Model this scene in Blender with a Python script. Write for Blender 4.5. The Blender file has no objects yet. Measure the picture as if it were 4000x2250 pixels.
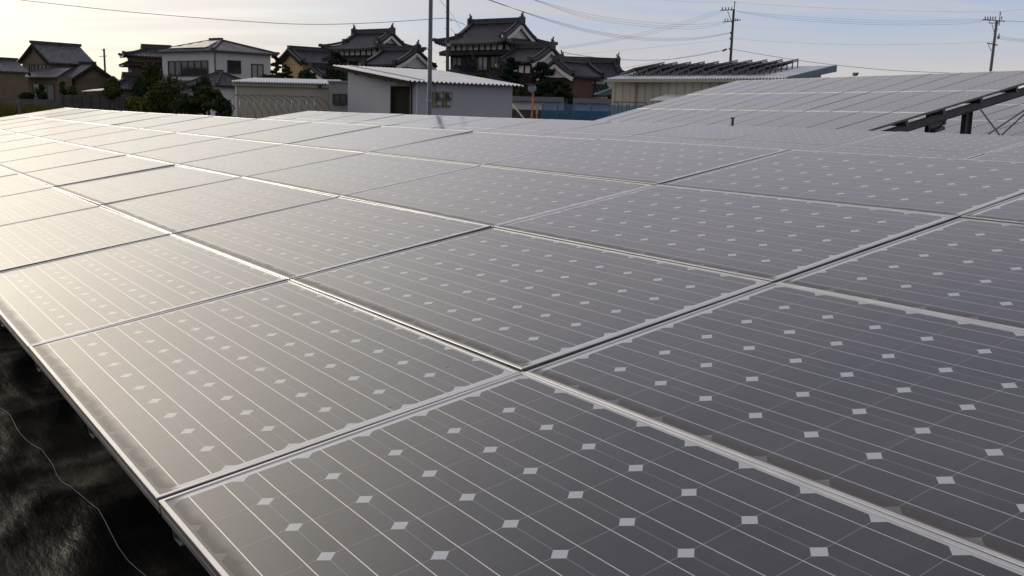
import bpy, bmesh, math, random
from mathutils import Vector, Matrix, noise

# ------------------------------------------------------------------ camera, sky, sun, exposure
SC = bpy.context.scene
COL = SC.collection
random.seed(7)
RX = Vector((0.55768052, 0.82972004, 0.02360302))       # camera right
RY = Vector((0.15558345, -0.07655641, -0.98485172))     # camera down
RZ = Vector((-0.81534424, 0.55290485, -0.17178472))     # camera forward
EYE = Vector((2.19844, -0.55834, 0.86466))
FPX = 3988.48                                            # focal length in pixels of a 4000 px wide frame
GZ = -0.60                                               # ground level (the front array's low edge is z = 0)

cam = bpy.data.cameras.new('camera'); cam_o = bpy.data.objects.new('camera', cam); COL.objects.link(cam_o)
cam.sensor_width = 36.0; cam.lens = FPX / 4000 * 36.0
cam.clip_start = 0.05; cam.clip_end = 6000
m = Matrix.Identity(4)
for r in range(3):
    m[r][0] = RX[r]; m[r][1] = -RY[r]; m[r][2] = -RZ[r]; m[r][3] = EYE[r]
cam_o.matrix_world = m
SC.camera = cam_o

SUN_AZ, SUN_EL = math.radians(99.0), math.radians(13.0)  # azimuth counted from +Y towards -X
SUN_DIR = Vector((-math.sin(SUN_AZ) * math.cos(SUN_EL), math.cos(SUN_AZ) * math.cos(SUN_EL), math.sin(SUN_EL)))
SC.view_settings.view_transform = 'Standard'; SC.view_settings.look = 'None'
SC.view_settings.exposure = 0.0; SC.view_settings.gamma = 1.0
SC.view_settings.use_curve_mapping = False


class NT:
    """small helper for node trees"""
    def __init__(self, tree):
        self.t = tree; self.n = tree.nodes; self.l = tree.links

    def node(self, kind, **kw):
        nd = self.n.new(kind)
        for k, v in kw.items():
            setattr(nd, k, v)
        return nd

    def put(self, sock, v):
        if isinstance(v, bpy.types.NodeSocket):
            self.l.new(v, sock)
        elif v is not None:
            if sock.type == 'RGBA' and len(v) == 3:
                v = (*v, 1)
            sock.default_value = v

    def math(self, op, a, b=None, c=None, clamp=False):
        nd = self.node('ShaderNodeMath', operation=op, use_clamp=clamp)
        for i, v in enumerate((a, b, c)):
            self.put(nd.inputs[i], v)
        return nd.outputs[0]

    def mix(self, fac, a, b, mode='MIX'):
        nd = self.node('ShaderNodeMix', data_type='RGBA', blend_type=mode)
        self.put(nd.inputs[0], fac); self.put(nd.inputs[6], a); self.put(nd.inputs[7], b)
        return nd.outputs[2]

    def fmix(self, fac, a, b):
        nd = self.node('ShaderNodeMix', data_type='FLOAT')
        self.put(nd.inputs[0], fac); self.put(nd.inputs[2], a); self.put(nd.inputs[3], b)
        return nd.outputs[0]

    def ramp(self, v, lo, hi, a=0.0, b=1.0, smooth=True):
        nd = self.node('ShaderNodeMapRange', interpolation_type='SMOOTHSTEP' if smooth else 'LINEAR')
        for i, x in enumerate((v, lo, hi, a, b)):
            self.put(nd.inputs[i], x)
        return nd.outputs[0]

    def noise(self, vec, scale, detail=3, rough=0.5):
        nd = self.node('ShaderNodeTexNoise')
        self.put(nd.inputs['Vector'], vec)
        nd.inputs['Scale'].default_value = scale; nd.inputs['Detail'].default_value = detail
        nd.inputs['Roughness'].default_value = rough
        return nd.outputs['Fac']

    def xyz(self, vec):
        nd = self.node('ShaderNodeSeparateXYZ'); self.put(nd.inputs[0], vec)
        return nd.outputs

    def vec(self, x, y, z):
        nd = self.node('ShaderNodeCombineXYZ')
        for i, v in enumerate((x, y, z)):
            self.put(nd.inputs[i], v)
        return nd.outputs[0]

    def vmath(self, op, a, b):
        nd = self.node('ShaderNodeVectorMath', operation=op)
        self.put(nd.inputs[0], a); self.put(nd.inputs[1], b)
        return nd.outputs['Value'] if op in ('DOT_PRODUCT', 'LENGTH') else nd.outputs[0]


def build_world():
    w = bpy.data.worlds.new('World'); SC.world = w; w.use_nodes = True
    t = NT(w.node_tree); t.n.clear()
    out = t.node('ShaderNodeOutputWorld'); bg = t.node('ShaderNodeBackground')
    sky = t.node('ShaderNodeTexSky', sky_type='NISHITA', sun_disc=False)
    sky.sun_elevation = SUN_EL; sky.sun_rotation = -SUN_AZ
    sky.altitude = 20; sky.air_density = 1.0; sky.dust_density = 2.2; sky.ozone_density = 1.0
    d = t.node('ShaderNodeTexCoord').outputs['Generated']
    x, y, z = t.xyz(d)
    el = t.math('MAXIMUM', z, 0.0)
    # evening sky: cream haze bank low down, thin blue-grey above it, cloud streaks, all warmer towards the sun
    k = t.math('ADD', el, 0.10)
    pl = t.vec(t.math('DIVIDE', x, k), t.math('DIVIDE', y, k), 0.0)
    bands = t.vec(t.math('MULTIPLY', t.vmath('DOT_PRODUCT', pl, (0.56, 0.83, 0.0)), 0.30), t.vmath('DOT_PRODUCT', pl, (-0.83, 0.56, 0.0)), 0.0)
    n1 = t.noise(bands, 0.75, 5, 0.55)
    n2 = t.noise(bands, 2.4, 4, 0.5)
    s = t.vmath('DOT_PRODUCT', d, tuple(SUN_DIR))
    near = t.ramp(s, 0.72, 0.985)
    gd = Vector((-math.sin(GLOW_AZ) * math.cos(GLOW_EL), math.cos(GLOW_AZ) * math.cos(GLOW_EL), math.sin(GLOW_EL)))
    gs = t.math('MAXIMUM', t.vmath('DOT_PRODUCT', d, tuple(gd)), 0.0)
    glow = t.math('ADD', t.math('MULTIPLY', t.math('POWER', gs, 9.0), 0.40), t.math('MULTIPLY', t.math('POWER', gs, 26.0), 0.75))
    cream = t.mix(near, CREAM_FAR, CREAM_NEAR)
    blue = t.mix(near, t.mix(t.ramp(el, 0.10, 0.22), BLUE_FAR, t.mix(t.ramp(el, 0.32, 0.62), HIGH_FAR, TOP_FAR)), BLUE_NEAR)
    skyc = t.mix(t.ramp(el, 0.15, 0.7, 0.08, 0.6), blue, t.mix(1.0, sky.outputs[0], SKY_GAIN, 'MULTIPLY'))
    h = t.math('ADD', el, t.math('MULTIPLY', t.math('SUBTRACT', n1, 0.5), 0.09))
    base = t.mix(t.ramp(h, 0.012, 0.088), cream, skyc)
    cl = t.ramp(t.math('ADD', t.math('MULTIPLY', n1, 0.6), t.math('MULTIPLY', n2, 0.4)), 0.40, 0.60)
    cl = t.math('MULTIPLY', cl, t.ramp(el, 0.015, 0.06, 0.0, COVER))
    c = t.mix(cl, base, t.mix(near, CLOUD_FAR, CLOUD_NEAR))
    c = t.mix(1.0, c, t.mix(glow, (0, 0, 0), GLOW), 'ADD')
    t.put(bg.inputs[0], c); bg.inputs[1].default_value = SKY_STRENGTH
    t.l.new(bg.outputs[0], out.inputs[0])


SKY_STRENGTH = 0.10
CREAM_FAR, CREAM_NEAR = (6.8, 6.15, 5.4), (9.3, 8.4, 6.4)
HIGH_FAR, TOP_FAR = (5.0, 4.8, 5.7), (2.9, 2.85, 3.9)
BLUE_FAR, BLUE_NEAR = (4.3, 5.25, 7.0), (9.0, 8.8, 8.2)
CLOUD_FAR, CLOUD_NEAR = (5.9, 5.65, 5.8), (6.9, 6.4, 6.2)
GLOW = (12.0, 10.5, 8.0); GLOW_AZ, GLOW_EL = math.radians(96.0), math.radians(21.0)      # cloud lit up round the sun
SKY_GAIN = (1.0, 1.05, 1.15)
COVER = 0.72
build_world()
sun = bpy.data.lights.new('sun', 'SUN'); sun_o = bpy.data.objects.new('sun', sun); COL.objects.link(sun_o)
sun.energy = 1.4; sun.angle = math.radians(10.0); sun.color = (1.0, 0.89, 0.74)     # low sun softened by the thin cloud
sun_o.rotation_euler = SUN_DIR.to_track_quat('Z', 'Y').to_euler()
sun_o.location = (0, 0, 30)


# ------------------------------------------------------------------ picture pixel -> place
def ray(px, py):
    return RX * ((px - 2000) / FPX) + RY * ((py - 1125) / FPX) + RZ


FWD = Vector((RZ.x, RZ.y, 0)).normalized()
RIGHT = Vector((FWD.y, -FWD.x, 0))


def at(px, py, dist):
    """the point seen at pixel (px, py) of the 4000 px photograph, dist metres ahead (measured level)"""
    d = ray(px, py)
    return EYE + d * (dist / d.dot(FWD))


# ------------------------------------------------------------------ object helpers
def link(name, mesh, parent=None):
    o = bpy.data.objects.new(name, mesh); COL.objects.link(o)
    if parent is not None:
        o.parent = parent
    return o


def tag(o, label=None, cat=None, group=None, kind=None):
    if label: o['label'] = label
    if cat: o['category'] = cat
    if group: o['group'] = group
    if kind: o['kind'] = kind
    return o


def thing(name, loc, label, cat, group=None, rotz=0.0, mat=None):
    o = bpy.data.objects.new(name, None); COL.objects.link(o)
    o.empty_display_size = 0.2
    if mat is not None:
        o.matrix_world = mat
    else:
        o.location = loc; o.rotation_euler = (0, 0, rotz)
    return tag(o, label, cat, group)


class MB:
    """mesh builder: gathers shapes, then links them as ONE mesh object"""
    def __init__(self):
        self.v = []; self.f = []; self.uv = []; self.mi = []

    def face(self, pts, uv=None, mi=0):
        b = len(self.v); self.v += [tuple(p) for p in pts]
        self.f.append(tuple(range(b, b + len(pts)))); self.uv.append(uv); self.mi.append(mi)

    def box(self, a, b, mi=0):
        (x0, y0, z0), (x1, y1, z1) = a, b
        if x0 > x1: x0, x1 = x1, x0
        if y0 > y1: y0, y1 = y1, y0
        if z0 > z1: z0, z1 = z1, z0
        c = [(x0, y0, z0), (x1, y0, z0), (x1, y1, z0), (x0, y1, z0), (x0, y0, z1), (x1, y0, z1), (x1, y1, z1), (x0, y1, z1)]
        bb = len(self.v); self.v += c
        for q in ((0, 3, 2, 1), (4, 5, 6, 7), (0, 1, 5, 4), (1, 2, 6, 5), (2, 3, 7, 6), (3, 0, 4, 7)):
            self.f.append(tuple(bb + i for i in q)); self.uv.append(None); self.mi.append(mi)

    def bar(self, p, q, w, h, up=(0, 0, 1), mi=0):
        """rectangular bar from p to q"""
        p, q = Vector(p), Vector(q); d = (q - p).normalized(); up = Vector(up)
        s = d.cross(up)
        if s.length < 1e-4: s = d.cross(Vector((0, 1, 0)))
        s.normalize(); u = s.cross(d).normalized()
        a = [p + s * (i * w / 2) + u * (j * h / 2) for i, j in ((-1, -1), (1, -1), (1, 1), (-1, 1))]
        b = [x + (q - p) for x in a]
        bb = len(self.v); self.v += [tuple(x) for x in a + b]
        for f in ((0, 1, 2, 3), (7, 6, 5, 4), (0, 4, 5, 1), (1, 5, 6, 2), (2, 6, 7, 3), (3, 7, 4, 0)):
            self.f.append(tuple(bb + i for i in f)); self.uv.append(None); self.mi.append(mi)

    def path(self, pts, w, h, mi=0):
        for a, b in zip(pts, pts[1:]):
            self.bar(a, b, w, h, mi=mi)

    def tube(self, pts, r0, r1=None, n=6, mi=0, cap=True):
        pts = [Vector(p) for p in pts]; r1 = r0 if r1 is None else r1; rings = []
        for i, p in enumerate(pts):
            d = (pts[min(i + 1, len(pts) - 1)] - pts[max(i - 1, 0)]).normalized()
            a = d.cross(Vector((0.31, 0.17, 0.93)));
            if a.length < 1e-3: a = d.cross(Vector((1, 0, 0)))
            a.normalize(); b = d.cross(a)
            r = r0 + (r1 - r0) * i / max(1, len(pts) - 1)
            base = len(self.v)
            self.v += [tuple(p + a * math.cos(k * 2 * math.pi / n) * r + b * math.sin(k * 2 * math.pi / n) * r) for k in range(n)]
            rings.append(base)
        for A, B in zip(rings, rings[1:]):
            for k in range(n):
                self.f.append((A + k, A + (k + 1) % n, B + (k + 1) % n, B + k)); self.uv.append(None); self.mi.append(mi)
        if cap:
            self.f.append(tuple(rings[0] + k for k in range(n))[::-1]); self.uv.append(None); self.mi.append(mi)
            self.f.append(tuple(rings[-1] + k for k in range(n))); self.uv.append(None); self.mi.append(mi)

    def poly(self, pts, thick, mi=0):
        """flat polygon pushed out by the vector thick"""
        pts = [Vector(p) for p in pts]; t = Vector(thick); n = len(pts)
        bb = len(self.v); self.v += [tuple(p) for p in pts] + [tuple(p + t) for p in pts]
        self.f.append(tuple(bb + i for i in range(n))[::-1]); self.uv.append(None); self.mi.append(mi)
        self.f.append(tuple(bb + n + i for i in range(n))); self.uv.append(None); self.mi.append(mi)
        for i in range(n):
            j = (i + 1) % n
            self.f.append((bb + i, bb + j, bb + n + j, bb + n + i)); self.uv.append(None); self.mi.append(mi)

    def sheet(self, rows, th, uvs=None, mi=0):
        """grid of points (list of rows) as a slab of thickness th below it"""
        nr, nc = len(rows), len(rows[0]); b = len(self.v)
        for r in rows:
            self.v += [tuple(p) for p in r]
        b2 = len(self.v)
        for r in rows:
            self.v += [(p[0], p[1], p[2] - th) for p in r]
        I = lambda i, j: b + i * nc + j
        J = lambda i, j: b2 + i * nc + j
        for i in range(nr - 1):
            for j in range(nc - 1):
                self.f.append((I(i, j), I(i, j + 1), I(i + 1, j + 1), I(i + 1, j)))
                self.uv.append([uvs[i][j], uvs[i][j + 1], uvs[i + 1][j + 1], uvs[i + 1][j]] if uvs else None); self.mi.append(mi)
                self.f.append((J(i, j), J(i + 1, j), J(i + 1, j + 1), J(i, j + 1))); self.uv.append(None); self.mi.append(mi)
        edge = [(0, j) for j in range(nc)] + [(i, nc - 1) for i in range(1, nr)] + [(nr - 1, j) for j in range(nc - 2, -1, -1)] + [(i, 0) for i in range(nr - 2, 0, -1)]
        for (a, c), (d, e) in zip(edge, edge[1:] + edge[:1]):
            self.f.append((I(a, c), J(a, c), J(d, e), I(d, e))); self.uv.append(None); self.mi.append(mi)

    def build(self, name, mats, parent=None, smooth=False):
        me = bpy.data.meshes.new(name); me.from_pydata(self.v, [], self.f)
        mats = mats if isinstance(mats, (list, tuple)) else [mats]
        for mm in mats: me.materials.append(mm)
        if any(self.uv):
            L = me.uv_layers.new(name='UVMap').data; k = 0
            for f, uv in zip(self.f, self.uv):
                for i in range(len(f)):
                    if uv: L[k].uv = uv[i]
                    k += 1
        for p, i in zip(me.polygons, self.mi):
            p.material_index = i; p.use_smooth = smooth
        me.update()
        return link(name, me, parent)


# ------------------------------------------------------------------ materials
MATS = {}


def new_mat(name):
    mt = bpy.data.materials.new(name); mt.use_nodes = True
    t = NT(mt.node_tree); p = t.n['Principled BSDF']
    MATS[name] = mt
    return mt, t, p


def simple(name, col, rough=0.6, metal=0.0, var=0.25, scale=3.0, bump=0.0, bscale=20.0, spec=0.5, coord='Object'):
    mt, t, p = new_mat(name)
    co = t.node('ShaderNodeTexCoord').outputs[coord]
    n = t.noise(co, scale, 5, 0.6)
    f = t.ramp(n, 0.3, 0.7, 1 - var, 1 + var)
    t.put(p.inputs['Base Color'], t.mix(1.0, col, t.vec(f, f, f), 'MULTIPLY'))
    t.put(p.inputs['Roughness'], t.ramp(n, 0.3, 0.7, max(0.02, rough - 0.07), min(1, rough + 0.07)))
    p.inputs['Metallic'].default_value = metal
    p.inputs['Specular IOR Level'].default_value = spec
    if bump:
        b = t.node('ShaderNodeBump'); b.inputs['Strength'].default_value = bump; b.inputs['Distance'].default_value = 0.02
        t.put(b.inputs['Height'], t.noise(co, bscale, 4, 0.6)); t.put(p.inputs['Normal'], b.outputs[0])
    return mt


CELL, GAPW = 0.158, 0.0019


def panel_material():
    """glass over dark monocrystalline cells with cut corners, two busbars each, on a white backsheet"""
    mt, t, p = new_mat('panel_glass')
    co = t.node('ShaderNodeTexCoord').outputs['Object']
    rnd = t.node('ShaderNodeObjectInfo').outputs['Random']
    x, y, z = t.xyz(co)
    cx = t.math('ADD', t.math('DIVIDE', x, CELL), 5.0)
    cy = t.math('ADD', t.math('DIVIDE', y, CELL), 3.0)
    fx = t.math('ABSOLUTE', t.math('SUBTRACT', t.math('FRACT', cx), 0.5))     # 0 in the cell's middle, 0.5 on its border
    fy = t.math('ABSOLUTE', t.math('SUBTRACT', t.math('FRACT', cy), 0.5))
    half = 0.5 - GAPW / CELL / 2
    inx = t.math('LESS_THAN', fx, half); iny = t.math('LESS_THAN', fy, half)
    cut = t.math('LESS_THAN', t.math('ADD', fx, fy), 1.0 - 0.128)
    box = t.math('MULTIPLY', t.math('LESS_THAN', t.math('ABSOLUTE', x), 5 * CELL), t.math('LESS_THAN', t.math('ABSOLUTE', y), 3 * CELL))
    cell = t.math('MULTIPLY', t.math('MULTIPLY', inx, iny), t.math('MULTIPLY', cut, box))
    # busbars run along the panel's long side
    bb = t.math('LESS_THAN', t.math('ABSOLUTE', t.math('SUBTRACT', fy, 0.245)), 0.0065)
    bb = t.math('MULTIPLY', bb, t.math('MULTIPLY', box, 1.0))
    # end ribbons along both short ends
    ex = t.math('ABSOLUTE', x)
    endr = t.math('MULTIPLY', t.math('LESS_THAN', t.math('ABSOLUTE', t.math('SUBTRACT', ex, 0.798)), 0.0028), t.math('LESS_THAN', t.math('ABSOLUTE', y), 0.45))
    big = t.noise(co, 2.3, 4, 0.6)
    cellid = t.node('ShaderNodeTexWhiteNoise', noise_dimensions='3D')
    t.put(cellid.inputs['Vector'], t.vec(t.math('FLOOR', cx), t.math('FLOOR', cy), t.math('MULTIPLY', rnd, 50.0)))
    cv = t.ramp(cellid.outputs['Value'], 0, 1, 0.86, 1.14, False)
    ccol = t.mix(1.0, CELL_COL, t.vec(cv, cv, cv), 'MULTIPLY')
    solid = t.math('MULTIPLY', t.math('MULTIPLY', cut, box), t.math('SUBTRACT', 1.0, cell))
    col = t.mix(cell, t.mix(solid, SHEET_COL, GAP_COL), ccol)
    col = t.mix(t.math('MAXIMUM', bb, endr), col, BUS_COL)
    # dust: an even film, plus grime gathered above the low frame and along the edges, plus a few specks
    co2 = t.vmath('ADD', co, t.vec(t.math('MULTIPLY', rnd, 37.0), t.math('MULTIPLY', rnd, 11.0), 0.0))
    gn = t.noise(co2, 9.0, 5, 0.65)
    edge = t.math('SUBTRACT', t.math('ADD', y, 0.479), t.math('MULTIPLY', t.math('SUBTRACT', gn, 0.45), 0.05))
    grime = t.ramp(edge, 0.012, 0.042, 0.8, 0.0)
    sp = t.node('ShaderNodeTexVoronoi'); t.put(sp.inputs['Vector'], co2); sp.inputs['Scale'].default_value = 7.0
    spk = t.math('MULTIPLY', t.math('LESS_THAN', sp.outputs['Distance'], 0.026), t.math('GREATER_THAN', t.xyz(sp.outputs['Color'])[0], 0.72))
    st = t.noise(t.vmath('MULTIPLY', co2, (14.0, 1.2, 1.0)), 1.0, 4, 0.65)                # rain streaks down the slope
    film = t.math('ADD', t.ramp(t.noise(co2, 3.1, 5, 0.7), 0.35, 0.75, 0.006, 0.045), t.ramp(st, 0.5, 0.75, 0.0, 0.03))
    col = t.mix(film, col, (0.42, 0.39, 0.35))
    col = t.mix(grime, col, (0.085, 0.073, 0.06))
    col = t.mix(spk, col, (0.02, 0.018, 0.015))
    t.put(p.inputs['Base Color'], col)
    t.put(p.inputs['Metallic'], t.math('MULTIPLY', bb, 0.8))
    p.inputs['Roughness'].default_value = 0.45
    p.inputs['Specular IOR Level'].default_value = 0.15
    cw = t.math('SUBTRACT', 1.0, t.math('MAXIMUM', t.math('MULTIPLY', grime, 0.8), spk))
    t.put(p.inputs['Coat Weight'], cw)
    rr = t.ramp(t.noise(co2, 4.0, 4, 0.6), 0.3, 0.7, COAT_R - 0.02, COAT_R + 0.025)
    t.put(p.inputs['Coat Roughness'], rr)
    p.inputs['Coat IOR'].default_value = 1.62
    return mt


CELL_COL = (0.0135, 0.013, 0.021); SHEET_COL = (0.50, 0.52, 0.54); GAP_COL = (0.17, 0.17, 0.18); BUS_COL = (0.72, 0.71, 0.68)
COAT_R = 0.115
GLASS = panel_material()
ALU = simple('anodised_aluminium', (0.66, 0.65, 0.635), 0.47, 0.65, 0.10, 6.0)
ALU_SIDE = simple('shaded_frame_side', (0.17, 0.17, 0.172), 0.55, 0.4, 0.25, 8.0)  # same aluminium, with the shade between panels put into a darker colour
STEEL = simple('galvanised_steel', (0.30, 0.32, 0.34), 0.5, 0.6, 0.2, 5.0)
DSTEEL = simple('weathered_steel', (0.13, 0.135, 0.14), 0.55, 0.4, 0.25, 5.0)

# ------------------------------------------------------------------ ground
g = MB()
g.face([(-2500, -2500, GZ - 0.03), (2500, -2500, GZ - 0.03), (2500, 2500, GZ - 0.03), (-2500, 2500, GZ - 0.03)])
mt, t, p = new_mat('field_soil')
co = t.node('ShaderNodeTexCoord').outputs['Object']
n = t.noise(co, 0.4, 6, 0.65)
c1 = t.mix(t.ramp(n, 0.35, 0.6), (0.075, 0.085, 0.022), (0.11, 0.085, 0.05))
t.put(p.inputs['Base Color'], t.mix(t.ramp(t.noise(co, 6.0, 5, 0.7), 0.3, 0.7), c1, (0.05, 0.055, 0.018)))
p.inputs['Roughness'].default_value = 0.9
tag(g.build('ground', mt), kind='structure')


def sheet_z(x, y):
    q = Vector((x * 0.55 + y * 0.35, y * 0.8 - x * 0.15, 0.3))
    a = noise.noise(q * 1.1)
    ridge = 1 - abs(noise.noise(q * 1.7 + Vector((5, 2, 1))))
    fine = 1 - abs(noise.noise(Vector((x * 2.6 + y * 0.7, y * 1.1, 7.7))))
    z = 0.04 * a + 0.025 * ridge ** 6 + 0.012 * fine ** 5 + 0.014 * (1 - abs(noise.noise(Vector((x * 1.3 - y * 2.2, y * 2.9 + x, 3.1))))) ** 10
    return GZ + max(0.0, z) + 0.004


def weed_sheet():
    """black woven weed sheet, creased, laid on the ground round the front array"""
    mt, t, p = new_mat('black_weed_sheet')
    co = t.node('ShaderNodeTexCoord').outputs['Object']
    n = t.noise(co, 1.4, 5, 0.6)
    dirt = t.ramp(t.noise(co, 1.5, 6, 0.7), 0.50, 0.68)
    c = t.mix(t.ramp(n, 0.3, 0.7), (0.004, 0.004, 0.0045), (0.008, 0.0078, 0.008))
    t.put(p.inputs['Base Color'], t.mix(t.math('MULTIPLY', dirt, 0.4), c, (0.040, 0.031, 0.020)))
    t.put(p.inputs['Roughness'], t.math('ADD', t.ramp(n, 0.3, 0.7, 0.26, 0.42), t.math('MULTIPLY', dirt, 0.3)))
    p.inputs['Specular IOR Level'].default_value = 0.03
    b = t.node('ShaderNodeBump'); b.inputs['Strength'].default_value = 0.55; b.inputs['Distance'].default_value = 0.02
    t.put(b.inputs['Height'], t.math('ADD', t.math('MULTIPLY', t.noise(t.vmath('MULTIPLY', co, (3.0, 9.0, 1.0)), 1.0, 4, 0.55), 0.55), t.math('MULTIPLY', t.math('ADD', t.noise(co, 110.0, 2, 0.6), t.math('MULTIPLY', t.noise(t.vmath('MULTIPLY', co, (14.0, 34.0, 1.0)), 1.0, 3, 0.6), 3.0)), 0.06))); t.put(p.inputs['Normal'], b.outputs[0])
    g = MB(); xs = [-9 + i * 0.04 for i in range(300)]; ys = [-4.5 + j * 0.04 for j in range(170)]
    rows = []
    for y in ys:
        r = []
        for x in xs:
            r.append((x, y, sheet_z(x, y)))
        rows.append(r)
    nc = len(xs)
    for r in rows: g.v += r
    for i in range(len(ys) - 1):
        for j in range(nc - 1):
            g.f.append((i * nc + j, i * nc + j + 1, (i + 1) * nc + j + 1, (i + 1) * nc + j)); g.uv.append(None); g.mi.append(0)
    tag(g.build('weed_sheet', mt, smooth=True), kind='structure')
    g = MB(); g.face([(-40, 2.2, GZ - 0.012), (14, 2.2, GZ - 0.012), (14, 32, GZ - 0.012), (-40, 32, GZ - 0.012)])
    tag(g.build('weed_sheet', mt), kind='structure')


weed_sheet()

# ------------------------------------------------------------------ solar arrays
PL, PW, PH, RIM = 1.647, 0.9835, 0.040, 0.011


def panel_meshes():
    f = MB()
    # frame: mitred ring with a small outer chamfer, outer side with a groove line, bottom flange
    def ring(ax, ay, az, bx, by, bz):
        A = [(-ax, -ay, az), (ax, -ay, az), (ax, ay, az), (-ax, ay, az)]
        B = [(-bx, -by, bz), (bx, -by, bz), (bx, by, bz), (-bx, by, bz)]
        for i in range(4):
            j = (i + 1) % 4
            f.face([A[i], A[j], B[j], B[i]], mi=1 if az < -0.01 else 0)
    hx, hy, c = PL / 2, PW / 2, 0.0016
    prof = [(0.0, -PH), (0.0, -0.024), (0.0015, -0.022), (0.0, -0.020), (0.0, -0.0105), (0.0, -c), (c, 0.0), (RIM - 0.001, 0.0), (RIM, -0.0012), (RIM, -0.006)]
    for (i0, z0), (i1, z1) in zip(prof, prof[1:]):
        ring(hx - i0, hy - i0, z0, hx - i1, hy - i1, z1)
    ring(hx - 0.03, hy - 0.03, -PH, hx, hy, -PH)
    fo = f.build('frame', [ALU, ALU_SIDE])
    s = MB(); a, b = hx - RIM + 0.002, hy - RIM + 0.002
    s.face([(-a, -b, -0.0025), (a, -b, -0.0025), (a, b, -0.0025), (-a, b, -0.0025)])
    s.face([(-a, b, -0.0085), (a, b, -0.0085), (a, -b, -0.0085), (-a, -b, -0.0085)])
    so = s.build('cell_sheet', GLASS)
    me = (fo.data, so.data)
    bpy.data.objects.remove(fo); bpy.data.objects.remove(so)
    return me


FRAME_ME, SHEET_ME = panel_meshes()
ORD = ['first', 'second', 'third', 'fourth', 'fifth', 'sixth', 'seventh', 'eighth', 'ninth', 'tenth', 'eleventh', 'twelfth', 'thirteenth', 'fourteenth', 'fifteenth', 'sixteenth', 'seventeenth']


def plane_matrix(origin, yaw, tilt):
    """table frame: x to the near end, y up the slope, z off the glass"""
    return Matrix.Translation(origin) @ Matrix.Rotation(yaw, 4, 'Z') @ Matrix.Rotation(tilt, 4, 'X')


def in_frame(M):
    pts = [M @ Vector((sx * PL / 2, sy * PW / 2, 0)) for sx in (-1, 1) for sy in (-1, 1)]
    pr = []
    for q in pts:
        d = q - EYE; zz = d.dot(RZ)
        if zz < 0.05: continue
        pr.append((2000 + FPX * d.dot(RX) / zz, 1125 + FPX * d.dot(RY) / zz))
    if not pr: return False
    return max(q[0] for q in pr) > 0 and min(q[0] for q in pr) < 4000 and max(q[1] for q in pr) > 0 and min(q[1] for q in pr) < 2250


def place_panel(M, label, group):
    e = bpy.data.objects.new('solar_panel', None); COL.objects.link(e); e.empty_display_size = 0.1
    jit = Matrix.Rotation(math.radians(random.gauss(0, 0.17)), 4, 'X') @ Matrix.Rotation(math.radians(random.gauss(0, 0.11)), 4, 'Y')
    e.matrix_world = M @ Matrix.Translation((0, 0, random.gauss(0, 0.0006))) @ jit
    tag(e, label, 'solar panel', group)
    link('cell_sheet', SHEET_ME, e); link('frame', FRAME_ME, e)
    return e


def solar_table(name, M0, cols, rows, LU, LV, portrait, rownames, group):
    """cols counted from the near end; each panel is a thing of its own"""
    for j in rows:
        near = [i for i in cols]
        vis = []
        for i in near:
            M = M0 @ Matrix.Translation((-(i + 0.5) * LU, (j + 0.5) * LV, 0))
            if portrait: M = M @ Matrix.Rotation(math.radians(90), 4, 'Z') @ Matrix.Diagonal(((LV - 0.012) / PL, (LU - 0.028) / PW, 1, 1))
            vis.append((i, M, in_frame(M)))
        nv = sum(1 for q in vis if q[2]); k = 0
        for i, M, ok in vis:
            if ok:
                if k < (nv + 1) // 2:
                    lab = 'solar panel, %s row of the %s array, %s from its near end' % (rownames[j], name, ORD[k])
                else:
                    lab = 'solar panel, %s row of the %s array, %s from its far end' % (rownames[j], name, ORD[nv - 1 - k])
                k += 1
            else:
                lab = 'solar panel in the %s row of the %s array, beyond the frame' % (rownames[j], name)
            place_panel(M, lab, group)


def rack(label, M0, umin, umax, LU, vmax, rails, bent, posts, mat, beam=0.10, gap=0.07):
    """steel frame carrying one table: rails along it, rafters up the slope, posts"""
    root = thing('mounting_rack', None, label, 'mounting rack', 'steel racks under the solar arrays', mat=M0.copy())
    inv = M0.inverted()
    for v in rails:
        r = MB(); r.box((umin, v - 0.022, -PH - gap), (umax, v + 0.022, -PH - 0.001)); r.build('rail', mat, root)
    for u in bent:
        r = MB(); z1 = -PH - gap - 0.001; z0 = z1 - beam
        r.box((u - 0.003, 0.06, z0), (u + 0.003, vmax, z1))                      # channel: web and two flanges
        r.box((u + 0.003, 0.06, z0), (u + 0.05, vmax, z0 + 0.005)); r.box((u + 0.003, 0.06, z1 - 0.005), (u + 0.05, vmax, z1))
        r.build('rafter', mat, root)
        for v in posts:
            top = M0 @ Vector((u - 0.03, v, z0 + 0.05)); bot = Vector((top.x, top.y, GZ - 0.05))
            q = MB(); q.bar(inv @ bot, inv @ top, 0.075, 0.075, up=M0.to_3x3().inverted() @ Vector((1, 0, 0))); q.build('post', mat, root)
    return root


T1 = plane_matrix((0, 0, 0), 0, math.radians(10.008)); LU, LV = 1.66, 0.98773
GRP = 'solar panels of the field arrays'
solar_table('front', T1, range(-4, 13), range(4), LU, LV, False, ['lowest', 'second', 'third', 'top'], GRP)
rack('galvanised steel rack under the front solar array, above the black sheet', T1, -13 * LU + 0.1, 4 * LU - 0.1, LU, 4 * LV - 0.1,
     [j * LV + d for j in range(4) for d in (0.22, 0.76)], [-0.22 - 0.95 * k for k in range(-6, 22)], (0.45, 3.3), DSTEEL)

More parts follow.
